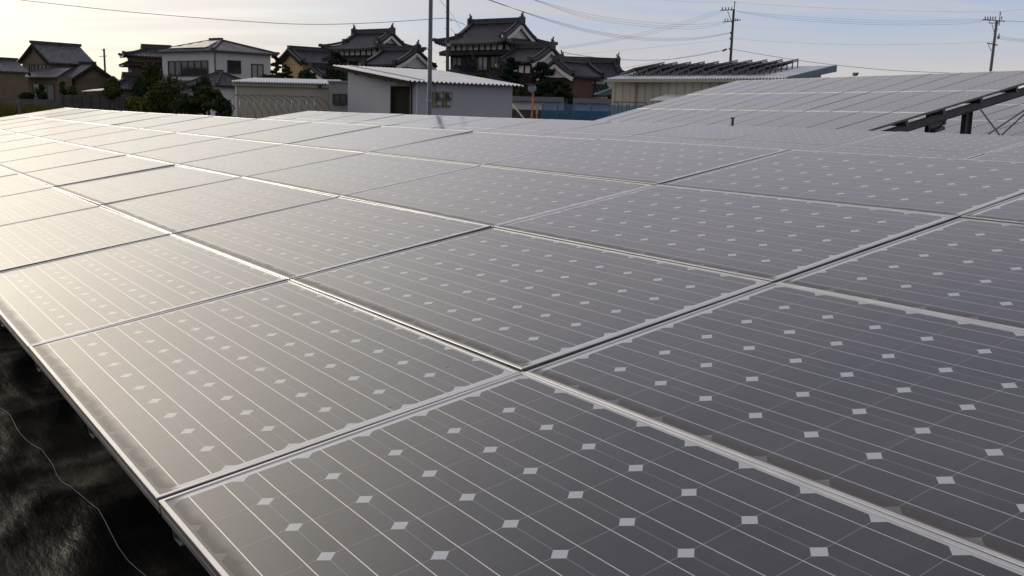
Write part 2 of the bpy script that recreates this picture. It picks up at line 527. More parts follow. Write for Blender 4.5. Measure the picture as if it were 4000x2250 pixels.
t2 = math.radians(9.33575)
T2 = plane_matrix(Vector((-4.93721, 9.40112, 0.72763)) - Vector((0, math.cos(t2), math.sin(t2))) * 4 * LV, 0, t2)
solar_table('second', T2, range(-4, 10), (2, 3), LU, LV, False, ['', '', 'lower visible', 'top'], GRP)
rack('galvanised steel rack under the second solar array', T2, -10 * LU + 0.1, 4 * LU - 0.1, LU, 4 * LV - 0.1,
     [j * LV + d for j in range(2, 4) for d in (0.22, 0.76)], [-9.6 * LU + k * LU * 2 for k in range(7)], (0.45, 3.3), STEEL)

# third array: panels stand upright, steeper, on the rise to the right
S3 = 0.95
y3, t3 = math.radians(-15.57631543), math.radians(15.47325173)
O3 = EYE + (Vector((-9.43235039, 18.83637867, 1.47758532)) - EYE) * S3
LU3, LV3 = 1.0 * S3, 1.7841872447 * S3
T3 = plane_matrix(O3, y3, t3) @ Matrix.Translation((0, -2 * LV3, 0))

solar_table('raised', T3, range(0, 13), (0, 1, 2), LU3, LV3, True, ['lowest', 'middle', 'top'], GRP)


def raised_rack():
    root = thing('mounting_rack', None, 'dark steel rack with braces showing under the raised solar array', 'mounting rack', 'steel racks under the solar arrays', mat=T3.copy())
    inv = T3.inverted(); L = 13 * LU3
    for j in range(3):
        for d in (0.42, 1.28):
            v = j * LV3 + d
            r = MB(); z1 = -PH - 0.002
            r.box((-L + 0.05, v - 0.03, z1 - 0.095), (-0.04, v + 0.028, z1))
            r.box((-L + 0.05, v - 0.03, z1 - 0.10), (-0.04, v + 0.055, z1 - 0.096)); r.build('purlin', DSTEEL, root)
    z1 = -PH - 0.105; z0 = z1 - 0.15
    for k, u in enumerate((-0.30, -3.4, -6.5, -9.6, -12.0)):
        r = MB(); r.box((u - 0.004, 0.1, z0), (u + 0.004, 3 * LV3 - 0.1, z1))
        r.box((u + 0.004, 0.1, z0), (u + 0.06, 3 * LV3 - 0.1, z0 + 0.006)); r.box((u + 0.004, 0.1, z1 - 0.006), (u + 0.06, 3 * LV3 - 0.1, z1))
        r.box((u + 0.004, 0.1, z0), (u + 0.05, 0.106, z1))
        r.build('rafter', DSTEEL, root)
        for v in (0.95, 2.95, 4.8):
            top = T3 @ Vector((u - 0.08, v, z0 + 0.09)); bot = Vector((top.x, top.y, GZ - 0.05))
            if v == 0.95:
                q = MB(); q.bar(inv @ bot, inv @ top, 0.22, 0.14, up=inv.to_3x3() @ Vector((1, 0, 0)))
                q.box((u - 0.012, v - 0.22, z0 - 0.10), (u - 0.004, v + 0.2, z0 + 0.1)); q.box((u - 0.016, v - 0.05, z0 - 0.2), (u - 0.0125, v + 0.3, z0 - 0.1))
                q.build('post', DSTEEL, root)
                continue
            d = (inv @ bot - inv @ top).normalized()
            q = MB(); upx = inv.to_3x3() @ T3.to_3x3() @ Vector((1, 0, 0))
            for s in (-1, 1):                                             # H section: two flanges and a web
                o = (inv.to_3x3() @ (T3.to_3x3() @ Vector((0, 1, 0))).normalized()) * 0.07 * s
                q.bar(inv @ bot + o, inv @ top + o, 0.012, 0.13, up=upx)
            q.bar(inv @ bot, inv @ top, 0.13, 0.010, up=upx)
            q.build('post', DSTEEL, root)
    for (xa, ya, da, xb, yb, db) in ((3828, 425, 18.9, 3905, 528, 18.5), (4060, 392, 18.9, 3862, 523, 18.4), (4060, 392, 18.9, 3912, 528, 19.4), (3700, 464, 18.6, 3648, 520, 19.6)):
        q = MB(); q.tube([inv @ at(xa, ya, da), inv @ at(xb, yb, db)], 0.014, n=6); q.build('brace', DSTEEL, root)
    q = MB(); q.box((-0.325, 1.95, z0 - 0.10), (-0.31, 2.35, z0 + 0.02)); q.box((-0.30, 2.0, z0 - 0.16), (-0.18, 2.2, z0 - 0.09)); q.build('gusset_plate', DSTEEL, root)


raised_rack()
r4 = (ray(3694, 466.6)); r4 = r4 / r4.dot(RZ)
P4 = EYE + r4 * 29.0
T4 = plane_matrix(P4, y3, t3) @ Matrix.Translation((0, -LV3, 0))
T4 = T4 @ Matrix.Translation((7 * LU3, 0, 0))
solar_table('rear', T4, range(0, 12), (0, 1, 2), LU3, LV3, True, ['lowest', 'middle', 'top'], GRP)
rack('steel rack under the rear solar array, behind the raised array', T4, -12 * LU3 + 0.1, -0.1, LU3, 3 * LV3 - 0.1,
     [j * LV3 + d for j in range(3) for d in (0.4, 1.3)], [-11.5 * LU3 + k * 3.5 for k in range(4)], (0.7, 4.2), DSTEEL)

# ------------------------------------------------------------------ building materials
def tile_material(name, col, rough=0.42):
    """Japanese pan tiles: waves across, stepped courses up the slope (uv in metres)"""
    mt, t, p = new_mat(name)
    uv = t.node('ShaderNodeUVMap').outputs[0]
    u, v, _ = t.xyz(uv)
    wu = t.math('SINE', t.math('MULTIPLY', u, 2 * math.pi / 0.30))
    fv = t.math('FRACT', t.math('DIVIDE', v, 0.28))
    h = t.math('ADD', t.math('MULTIPLY', wu, 0.05), t.math('MULTIPLY', fv, -0.05))
    b = t.node('ShaderNodeBump'); b.inputs['Strength'].default_value = 1.0; b.inputs['Distance'].default_value = 1.0
    t.put(b.inputs['Height'], h); t.put(p.inputs['Normal'], b.outputs[0])
    wn = t.node('ShaderNodeTexWhiteNoise', noise_dimensions='2D')
    t.put(wn.inputs['Vector'], t.vec(t.math('FLOOR', t.math('DIVIDE', u, 0.30)), t.math('FLOOR', t.math('DIVIDE', v, 0.28)), 0.0))
    f = t.ramp(wn.outputs['Value'], 0, 1, 0.75, 1.3, False)
    t.put(p.inputs['Base Color'], t.mix(1.0, col, t.vec(f, f, f), 'MULTIPLY'))
    p.inputs['Roughness'].default_value = rough
    return mt


TILE = tile_material('dark_roof_tile', (0.056, 0.051, 0.058))
TILE_G = tile_material('grey_roof_tile', (0.13, 0.128, 0.135))
RIDGE = simple('ridge_tile', (0.038, 0.036, 0.040), 0.5, 0, 0.3, 2.0)
PLASTER = simple('white_plaster', (0.70, 0.69, 0.68), 0.85, 0, 0.08, 0.8)
WHITEW = simple('white_render', (0.60, 0.59, 0.59), 0.85, 0, 0.06, 0.5, spec=0.1)
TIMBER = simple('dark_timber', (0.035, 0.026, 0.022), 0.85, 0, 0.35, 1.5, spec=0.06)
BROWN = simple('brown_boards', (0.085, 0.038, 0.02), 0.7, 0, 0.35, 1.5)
BEIGE = simple('tan_wall', (0.17, 0.125, 0.085), 0.9, 0, 0.15, 0.7)
GREYW = simple('grey_block_wall', (0.11, 0.11, 0.115), 0.9, 0, 0.25, 1.0)
DARKW = simple('dark_board_fence', (0.07, 0.062, 0.06), 0.85, 0, 0.3, 1.2)
DARKWALL = simple('dark_stained_wall', (0.085, 0.062, 0.048), 0.8, 0, 0.3, 1.2, spec=0.2)
ROOFW = simple('pale_corrugated_roof', (0.80, 0.80, 0.80), 0.35, 0.0, 0.12, 1.5)
DARKMETAL = simple('dark_sash', (0.035, 0.033, 0.034), 0.5, 0.2, 0.1)
BLUEM = simple('blue_sheet_metal', (0.10, 0.17, 0.23), 0.5, 0.1, 0.1)
CREAM = simple('cream_sheet_wall', (0.42, 0.385, 0.31), 0.8, 0, 0.08, 0.6, spec=0.15)
SHEDW = simple('white_painted_wall', (0.42, 0.43, 0.455), 0.85, 0, 0.06, 0.7, spec=0.1)
DOORM = simple('dark_door', (0.012, 0.011, 0.010), 0.8, 0, 0.2, spec=0.05)
METERC = simple('tan_meter_board', (0.30, 0.24, 0.14), 0.6, 0, 0.15)
METERG = simple('grey_meter', (0.12, 0.13, 0.14), 0.3, 0, 0.1)
POLEC = simple('weathered_pole_concrete', (0.16, 0.145, 0.13), 0.85, 0, 0.2, 2.0)
POLEB = simple('brown_pole', (0.075, 0.062, 0.055), 0.85, 0, 0.2, 2.0)
WIREM = simple('black_cable', (0.03, 0.03, 0.033), 0.9, 0, 0.05, spec=0.05)
ORANGE = simple('orange_paint', (0.72, 0.16, 0.04), 0.5, 0, 0.1)
WOODS = simple('pale_stake_wood', (0.42, 0.33, 0.20), 0.8, 0, 0.2)
mt, t, p = new_mat('window_glass'); p.inputs['Base Color'].default_value = (0.03, 0.033, 0.038, 1); p.inputs['Roughness'].default_value = 0.08; PANE = mt
mt, t, p = new_mat('curtained_glass'); p.inputs['Base Color'].default_value = (0.24, 0.25, 0.26, 1); p.inputs['Roughness'].default_value = 0.12; PANE2 = mt


def ribbed(name, col, period, axis=0, rough=0.6):
    mt, t, p = new_mat(name)
    c = t.xyz(t.node('ShaderNodeTexCoord').outputs['Object'])[axis]
    f = t.math('ABSOLUTE', t.math('SUBTRACT', t.math('FRACT', t.math('DIVIDE', c, period)), 0.5))
    b = t.node('ShaderNodeBump'); b.inputs['Strength'].default_value = 1.0; b.inputs['Distance'].default_value = 0.04
    t.put(b.inputs['Height'], t.ramp(f, 0.34, 0.44)); t.put(p.inputs['Normal'], b.outputs[0])
    n = t.ramp(t.noise(t.node('ShaderNodeTexCoord').outputs['Object'], 0.7, 5, 0.6), 0.3, 0.7, 0.9, 1.06)
    gap = t.ramp(f, 0.455, 0.475, 1.0, 0.55)
    k = t.math('MULTIPLY', n, gap)
    t.put(p.inputs['Base Color'], t.mix(1.0, col, t.vec(k, k, k), 'MULTIPLY')); p.inputs['Roughness'].default_value = rough
    return mt


RIBCREAM = ribbed('ribbed_cream_siding', (0.50, 0.455, 0.36), 0.45)
BOARDS = ribbed('yellow_board_gable', (0.55, 0.38, 0.15), 0.45, 1)


class Bld:
    """a building's own frame: x along its front (rightwards), y away behind it, z up from the ground"""
    def __init__(self, name, label, cat, px, dist, theta, group=None):
        p0 = at(px, 430, dist); p0.z = GZ - 0.02
        th = math.radians(theta)
        e1 = RIGHT * math.cos(th) + FWD * math.sin(th); e2 = Vector((-e1.y, e1.x, 0))
        self.M = Matrix(((e1.x, e2.x, 0, p0.x), (e1.y, e2.y, 0, p0.y), (0, 0, 1, p0.z), (0, 0, 0, 1)))
        self.inv = self.M.inverted()
        self.o = thing(name, None, label, cat, group, mat=self.M)

    def on(self, px, py, axis, val):
        """local point where the sight line of a pixel meets the plane axis = val"""
        e = self.inv @ EYE; d = self.inv.to_3x3() @ ray(px, py); i = 'xyz'.index(axis)
        return e + d * ((val - e[i]) / d[i])


def window(parent, x0, x1, z0, z1, y, nx=2, fw=0.06, frame=None, pane=None, axis='y', sgn=-1):
    """sash window standing a little proud of the wall; axis is the wall's normal"""
    frame = frame or DARKMETAL; pane = pane or PANE
    def b(m, a0, a1, c0, c1, d0, d1):
        if axis == 'y': m.box((a0, y + sgn * d0, c0), (a1, y + sgn * d1, c1))
        else: m.box((y + sgn * d0, a0, c0), (y + sgn * d1, a1, c1))
    f = MB()
    b(f, x0, x1, z0, z0 + fw, 0.004, 0.09); b(f, x0, x1, z1 - fw, z1, 0.004, 0.09)
    for i in range(nx + 1):
        xx = x0 + (x1 - x0 - fw) * i / nx
        b(f, xx, xx + fw, z0 + fw, z1 - fw, 0.004, 0.08)
    w = f.build('window', frame, parent)
    q = MB(); b(q, x0 + fw, x1 - fw, z0 + fw, z1 - fw, 0.01, 0.03); q.build('pane', pane, w)
    return w


def roof(parent, L, W, he, hr, g, ov=0.25, cx=0, cy=0, axis='x', curve=0.75, th=0.14, tile=None, lift=0.18, gable=None, board=None,
         ridge_h=0.27, orn=True, desc=True, name='roof'):
    """tiled roof: g = 0 gable, 0 < g < W/2 hip-and-gable, g = W/2 hipped; ridge along x (or y)"""
    tile = tile or TILE
    def T(p):
        x, y, z = p
        return (cx + x, cy + y, z) if axis == 'x' else (cx - y, cy + x, z)
    hw = W / 2; sg = min(1.0, g / hw)
    def prof(s): return he + (hr - he) * (curve * s + (1 - curve) * s * s)
    slope = math.hypot(hw, hr - he)
    def lf(x, s): return lift * (abs(x) / (L / 2)) ** 4 * (1 - s) ** 3
    S1 = [sg * i / 4 for i in range(5)] if sg > 0 else []
    S2 = [sg + (1 - sg) * i / 6 for i in range(7)] if sg < 0.999 else []
    m = MB(); RB = 0.30
    def wave(x): return 0.045 * math.cos(2 * math.pi * x / RB)
    for sd in (-1, 1):
        for S, kind in ((S1, 0), (S2, 1)):
            if not S: continue
            rows = []; uvs = []
            for s in S:
                hx = (L / 2 - s * hw) if kind == 0 else (L / 2 - g + ov)
                r = []; u = []
                lim = L / 2 + 0.3; nx = int(2 * lim / RB) * 4
                for i in range(nx + 1):
                    x = max(-hx, min(hx, (lim * (2 * i / nx - 1)) * sd * -1))
                    r.append(T((x, sd * hw * (1 - s), prof(s) + lf(x, s) + wave(x)))); u.append((x + 50, s * slope))
                rows.append(r); uvs.append(u)
            m.sheet(rows, th, uvs)
    if sg > 0:
        for ex in (-1, 1):
            rows = []; uvs = []
            for s in S1 + ([sg + 0.12] if sg < 0.88 else []):
                w = hw * (1 - min(s, sg)); r = []; u = []
                ny = int(W / RB) * 4
                for i in range(ny + 1):
                    y = max(-w, min(w, hw * (2 * i / ny - 1) * ex))
                    r.append(T((ex * (L / 2 - s * hw), y, prof(s) + lift * (abs(y) / hw) ** 4 * (1 - s) ** 3 + wave(y))))
                    u.append((y + 50, s * slope))
                rows.append(r); uvs.append(u)
            m.sheet(rows, th, uvs)
    ro = m.build(name, tile, parent)
    # ridges
    hip_split = True
    k = MB(); xr = L / 2 - g + ov if sg < 0.999 else L / 2 - hw
    if xr > 0.05:
        k.bar(T((-xr, 0, hr + ridge_h / 2 - 0.03)), T((xr, 0, hr + ridge_h / 2 - 0.03)), 0.30, ridge_h)
        k.bar(T((-xr, 0, hr + ridge_h + 0.01)), T((xr, 0, hr + ridge_h + 0.01)), 0.38, 0.10)
    if orn:
        for ex in (-1, 1):
            x = ex * (xr + 0.02)
            k.box(T((x - 0.1, -0.26, hr - 0.12)), T((x + 0.1, 0.26, hr + ridge_h + 0.12)))
            k.box(T((x - 0.08, -0.10, hr + ridge_h + 0.12)), T((x + 0.08, 0.10, hr + ridge_h + 0.22)))
            k.bar(T((x, 0, hr + ridge_h + 0.2)), T((x + ex * 0.06, 0, hr + ridge_h + 0.46)), 0.08, 0.08, up=(0, 1, 0))
            k.bar(T((x - ex * 0.05, 0, hr + ridge_h + 0.2)), T((x - ex * 0.12, 0, hr + ridge_h + 0.33)), 0.06, 0.06, up=(0, 1, 0))
    for ex in (-1, 1):
        for sd in (-1, 1):
            if sg > 0:
                if hip_split: k.build('ridge', RIDGE, ro) if k.v else None; k = MB()
                pts = [T((ex * (L / 2 - s * hw), sd * hw * (1 - s), prof(s) + lift * (1 - s) ** 3 + 0.07)) for s in S1]
                k.path(pts, 0.18, 0.17)
                a = Vector(pts[0]); k.box(a - Vector((0.13, 0.13, 0.1)), a + Vector((0.11, 0.11, 0.13)))
            if sg < 0.999 and desc:
                k.path([T((ex * (xr - 0.28), sd * hw * (1 - s), prof(s) + 0.10)) for s in S2], 0.19, 0.20)
                k.path([T((ex * (xr - 0.03), sd * hw * (1 - s), prof(s) + 0.04)) for s in S2], 0.16, 0.16)
                a = Vector(T((ex * (xr - 0.28), sd * hw * (1 - sg), prof(sg) + 0.15))); k.box(a - Vector((0.13, 0.13, 0.2)), a + Vector((0.13, 0.13, 0.16)))
    if k.v: k.build('ridge', RIDGE, ro)
    if sg < 0.999 and gable is not None:
        for ex in (-1, 1):
            q = MB(); b = MB(); x0 = ex * (L / 2 - g - 0.05)
            P = [(x0, -hw * (1 - s), prof(s) - th - 0.01) for s in S2] + [(x0, hw * (1 - s), prof(s) - th - 0.01) for s in S2[-2::-1]]
            q.poly([T(v) for v in P], Vector(T((ex * 0.06, 0, 0))) - Vector(T((0, 0, 0))))
            for sd in (-1, 1):
                b.path([T((ex * (xr - 0.07), sd * hw * (1 - s), prof(s) - th - 0.13)) for s in S2], 0.07, 0.24)
            q.build('gable', gable, ro)
            if board is not None: b.build('bargeboard', board, ro)
    return ro


def eave_band(parent, x0, x1, y, z0, z1, n, axis='y', name='frieze', thick=0.05):
    """white plaster band divided by dark posts"""
    m = MB(); Q = []
    if axis == 'y':
        m.box((x0, y - thick, z0), (x1, y, z1))
        for i in range(n + 1):
            q = MB(); Q.append(q); xx = x0 + (x1 - x0) * i / n; q.box((xx - 0.06, y - thick - 0.03, z0), (xx + 0.06, y - thick - 0.002, z1))
    else:
        m.box((y, x0, z0), (y + thick, x1, z1))
        for i in range(n + 1):
            q = MB(); Q.append(q); xx = x0 + (x1 - x0) * i / n; q.box((y + thick + 0.002, xx - 0.06, z0), (y + thick + 0.03, xx + 0.06, z1))
    f = m.build(name, PLASTER, parent)
    for q in Q: q.build('post', TIMBER, f)


def skirt(parent, x0, x1, y0, y1, z, rise, out, tile=None, name='pent_roof'):
    """pent roof running round the four sides of a block"""
    m = MB(); c0 = [(x0 - out, y0 - out), (x1 + out, y0 - out), (x1 + out, y1 + out), (x0 - out, y1 + out)]
    c1 = [(x0, y0), (x1, y0), (x1, y1), (x0, y1)]
    for i in range(4):
        j = (i + 1) % 4
        a, b, c, d = (*c0[i], z), (*c0[j], z), (*c1[j], z + rise), (*c1[i], z + rise)
        w = math.hypot(c0[j][0] - c0[i][0], c0[j][1] - c0[i][1]); s = math.hypot(out, rise)
        m.sheet([[a, b], [d, c]], 0.1, [[(0, 0), (w, 0)], [(out, s), (w - out, s)]])
    r = m.build(name, tile or TILE, parent)
    for i in range(4):
        k = MB(); k.bar((*c0[i], z + 0.09), (*c1[i], z + rise + 0.09), 0.18, 0.16); k.build('ridge', RIDGE, r)
    return r


def block(parent, x0, x1, y0, y1, z0, z1, mat, name='wall'):
    m = MB(); m.box((x0, y0, z0), (x1, y1, z1)); return m.build(name, mat, parent)


GHOUSE = 'houses beyond the field'


def big_house():
    B = Bld('tiled_house', 'large dark-tiled house with stacked gables behind the white shed, tallest roof of all', 'house', 1930, 78, -37, GHOUSE); o = B.o
    roof(o, 6.65, 6.2, 6.15, 7.8, 1.2, 0.3, gable=WHITEW, board=PLASTER, curve=0.62, lift=0.22)
    x0, x1, y0, y1 = -2.5, 2.5, -2.2, 2.2
    block(o, x0, x1, y0, y1, 0, 6.2, DARKWALL)
    eave_band(o, x0, x1, y0 - 0.002, 5.72, 6.1, 9); eave_band(o, y0, y1, x1 + 0.002, 5.72, 6.1, 6, 'x')
    skirt(o, x0, x1, y0, y1, 5.42, 0.28, 0.6)
    for i, xx in enumerate((-2.3, -1.1, 0.15, 1.3)):
        window(o, xx, xx + 0.95, 4.25, 5.25, y0, 2, pane=PANE2 if i in (0, 2) else PANE)
    # ground storey, its roof all round
    block(o, -4.3, 3.4, -3.3, 3.0, 0, 3.3, BROWN, 'ground_storey')
    skirt(o, -3.1, 3.0, -2.35, 2.3, 3.25, 0.85, 1.7, name='lower_roof')
    for i in range(4):
        window(o, -3.6 + i * 1.7, -2.5 + i * 1.7, 1.0, 2.9, -3.3, 2, frame=TIMBER, pane=PANE2 if i == 1 else PANE)
    # gabled block to the right
    xe = B.on(2158, 170, 'y', -1.9).x - 0.3
    roof(o, 2.7, 4.4, 4.75, 5.8, 0.0, 0.3, cx=xe - 1.35, cy=-1.9, gable=WHITEW, board=PLASTER, curve=0.7, lift=0.05)
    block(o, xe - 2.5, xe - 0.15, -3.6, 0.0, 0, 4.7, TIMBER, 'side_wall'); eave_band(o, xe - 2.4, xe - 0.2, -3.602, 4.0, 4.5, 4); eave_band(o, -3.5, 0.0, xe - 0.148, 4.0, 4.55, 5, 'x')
    # porch gable facing the field, to the left of the wing
    xp = B.on(2172, 240, 'y', -6.4).x
    roof(o, 3.4, 2.8, 3.75, 4.65, 0.0, 0.3, orn=False, cx=xp, cy=-4.6, axis='y', gable=WHITEW, board=PLASTER, curve=0.75, lift=0.05)
    block(o, xp - 1.05, xp + 1.05, -5.9, -3.61, 0, 3.75, BROWN, 'porch')
    xq = B.on(1812, 262, 'y', -4.0).x
    roof(o, 2.0, 2.2, 3.55, 4.2, 0.0, 0.25, orn=False, cx=xq, cy=-4.0, axis='y', gable=PLASTER, board=PLASTER, curve=0.8, lift=0.04)
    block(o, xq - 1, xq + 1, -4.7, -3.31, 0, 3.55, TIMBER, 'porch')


def house_wing():
    B = Bld('tiled_wing', 'long low dark-tiled wing between the big house and the cream factory', 'house', 2330, 72, 14, GHOUSE); o = B.o
    roof(o, 5.6, 3.6, 3.75, 4.85, 0.9, 0.1, gable=PLASTER, board=TIMBER, curve=0.8, lift=0.1, cx=-0.6)
    block(o, -3.0, 1.7, -1.35, 1.3, 0, 3.7, BROWN)
    eave_band(o, -3.0, 1.7, -1.352, 2.75, 3.55, 6)
    m = MB(); m.sheet([[(-3.2, -2.9, 2.75), (0.2, -2.9, 2.62)], [(-3.2, -1.42, 3.35), (0.2, -1.42, 3.35)]], 0.1, [[(0, 0), (3.4, 0)], [(0, 1.6), (3.4, 1.6)]]); m.build('porch_roof', TILE, o)
    for x in (-2.9, 0.0):
        q = MB(); q.box((x - 0.06, -2.7, 0), (x + 0.06, -2.58, 2.6)); q.build('porch_post', TIMBER, o)
    window(o, -0.75, 0.25, 0.6, 2.5, -1.36, 3, frame=PLASTER, pane=PANE2)
    window(o, -2.4, -1.4, 0.6, 2.4, -1.36, 2, frame=TIMBER)
    q = MB(); q.box((-1.3, -1.45, 2.1), (-0.85, -1.4, 2.5)); q.build('notice_board', PLASTER, o)


def left_tiled_house():
    B = Bld('tiled_house', 'dark-tiled house with white gables left of the plain steel pole, two storeys', 'house', 1457, 82, -35, GHOUSE); o = B.o
    roof(o, 6.0, 5.4, 5.8, 7.12, 1.3, 0.3, gable=WHITEW, board=PLASTER, curve=0.66, lift=0.2)
    x0, x1, y0, y1 = -2.3, 2.3, -1.95, 1.95
    block(o, x0, x1, y0, y1, 0, 5.85, DARKWALL)
    eave_band(o, x0, x1, y0 - 0.002, 5.35, 5.77, 8); eave_band(o, y0, y1, x1 + 0.002, 5.35, 5.77, 5, 'x')
    skirt(o, x0, x1, y0, y1, 4.95, 0.34, 0.7)
    window(o, -1.9, -0.6, 4.3, 5.1, y0, 3, frame=BROWN); window(o, 0.2, 1.3, 4.3, 5.1, y0, 2, pane=PANE2)
    block(o, -3.8, 3.2, -3.0, 2.9, 0, 3.5, BROWN, 'ground_storey'); skirt(o, -2.9, 2.9, -2.2, 2.2, 3.4, 0.9, 1.5, name='lower_roof')
    xe = B.on(1632, 190, 'y', -2.6).x - 0.3
    roof(o, 2.9, 4.4, 4.5, 5.6, 0.0, 0.3, cx=xe - 1.45, cy=-2.6, gable=WHITEW, board=PLASTER, curve=0.7, lift=0.05)
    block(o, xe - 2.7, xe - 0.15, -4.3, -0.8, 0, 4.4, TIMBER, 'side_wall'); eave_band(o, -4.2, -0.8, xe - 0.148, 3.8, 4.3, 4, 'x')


def small_porch_house():
    B = Bld('gabled_annex', 'small dark-tiled annex with a white gable among the trees left of the tall house', 'house', 1292, 78, 50, GHOUSE); o = B.o
    roof(o, 3.2, 2.8, 3.5, 4.25, 0.0, 0.3, axis='x', orn=False, gable=WHITEW, board=PLASTER, curve=0.75, lift=0.05)
    block(o, -1.5, 1.5, -1.1, 1.1, 0, 3.5, TIMBER)


def yellow_gable_house():
    B = Bld('gabled_house', 'low tiled house with a yellow boarded gable behind the pine', 'house', 1222, 95, 43, GHOUSE); o = B.o
    roof(o, 4.3, 4.4, 5.2, 6.35, 0.0, 0.35, gable=BOARDS, board=TIMBER, curve=0.85, lift=0.0, desc=True, orn=False)
    block(o, -2.1, 2.1, -1.8, 1.8, 0, 5.2, BOARDS)
    skirt(o, -2.1, 2.1, -1.8, 1.8, 3.3, 0.5, 0.9)


def white_house():
    B = Bld('hipped_house', 'white two-storey house with hipped roof carrying solar panels', 'house', 842, 95, -38, GHOUSE); o = B.o
    # local origin under the near corner; front runs to the left (x < 0), side runs back (y > 0)
    L, W = 8.2, 6.4
    roof(o, L + 1.0, W + 1.0, 6.2, 7.3, (W + 1.0) / 2, cx=-L / 2, cy=W / 2, curve=1.0, lift=0.0, tile=TILE_G, ridge_h=0.22, orn=False)
    block(o, -L, 0, 0, W, 0, 6.2, WHITEW)
    window(o, -7.2, -0.9, 3.85, 5.3, 0, 6, fw=0.09)
    window(o, 1.4, 2.9, 4.2, 5.4, 0, 2, fw=0.09, axis='x', sgn=1); window(o, 4.1, 5.5, 3.7, 5.2, 0, 2, fw=0.09, axis='x', sgn=1, pane=PANE2)
    q = MB(); q.tube([(0.1, 0.0, 0), (0.1, 0.0, 6.1)], 0.06); q.build('downpipe', DARKMETAL, o)
    # lower roofs in front
    roof(o, 5.0, 4.4, 3.0, 4.15, 2.2, cx=1.6, cy=-0.6, curve=1.0, lift=0.0, tile=TILE, ridge_h=0.2, orn=False, name='lower_roof')
    block(o, -0.4, 3.6, -2.3, 1.0, 0, 3.0, PLASTER, 'ground_storey')
    m = MB(); m.sheet([[(-6.6, -1.9, 2.85), (-2.2, -1.9, 2.85)], [(-6.6, -0.02, 3.5), (-2.2, -0.02, 3.5)]], 0.1, [[(0, 0), (4.4, 0)], [(0, 2), (4.4, 2)]]); m.build('pent_roof', TILE, o)
    # solar panels lying on the front slope
    a = math.atan2(7.3 - 6.2, (W + 1) / 2); cs, sn = math.cos(a), math.sin(a)
    def S(x, s, h): return Vector((x, -0.5 + s * cs - h * sn, 6.2 + s * sn + h * cs))
    e = thing('roof_solar_panel', None, 'pale solar array lying on the white house roof', 'solar panel', mat=B.M @ Matrix.Translation(S(-4, 1.5, 0.1)))
    base = S(-4, 1.5, 0.1); f = MB(); c = MB()
    for r, (u0, u1) in enumerate(((-6.9, -1.2), (-6.1, -1.75), (-5.5, -2.2), (-4.9, -2.6))):
        s0 = 0.45 + r * 0.72; n = int(round((u1 - u0) / 1.0)); st = (u1 - u0) / n
        for k in range(n):
            ua = u0 + k * st
            P = [S(ua, s0, 0.16), S(ua + st - 0.03, s0, 0.16), S(ua + st - 0.03, s0 + 0.69, 0.16), S(ua, s0 + 0.69, 0.16)]
            f.poly([q - base for q in P], (0, sn * 0.04, -cs * 0.04))
            i = 0.03
            Q = [S(ua + i, s0 + i, 0.163), S(ua + st - 0.03 - i, s0 + i, 0.163), S(ua + st - 0.03 - i, s0 + 0.69 - i, 0.163), S(ua + i, s0 + 0.69 - i, 0.163)]
            c.face([q - base for q in Q])
    f.build('frame', ALU, e); c.build('cell_sheet', ROOFGLASS, e)


def dark_house():
    B = Bld('tiled_house', 'dark tiled two-storey house partly hidden left of the white house', 'house', 570, 104, 25, GHOUSE); o = B.o
    roof(o, 6.6, 5.2, 5.8, 6.75, 2.1, 0.25, gable=PLASTER, board=TIMBER, curve=0.7, lift=0.2, cx=1.2, orn=False)
    block(o, -1.4, 3.6, -1.9, 1.9, 0, 5.8, BEIGE)
    skirt(o, -1.4, 3.6, -1.9, 1.9, 4.9, 0.35, 0.75)
    window(o, -0.3, 1.2, 4.0, 4.95, -1.9, 3, pane=PANE2); window(o, 1.6, 2.6, 4.0, 4.95, -1.9, 2)
    block(o, -3.6, 4.0, -4.4, 1.8, 0, 2.7, BEIGE, 'ground_storey')
    roof(o, 8.6, 5.6, 2.6, 3.9, 2.0, 0.2, cx=0.2, cy=-2.4, gable=PLASTER, board=TIMBER, curve=0.8, lift=0.1, name='lower_roof', orn=False)
    window(o, -0.6, 1.0, 0.7, 2.2, -4.4, 3, frame=BLUEM, pane=PANE2)


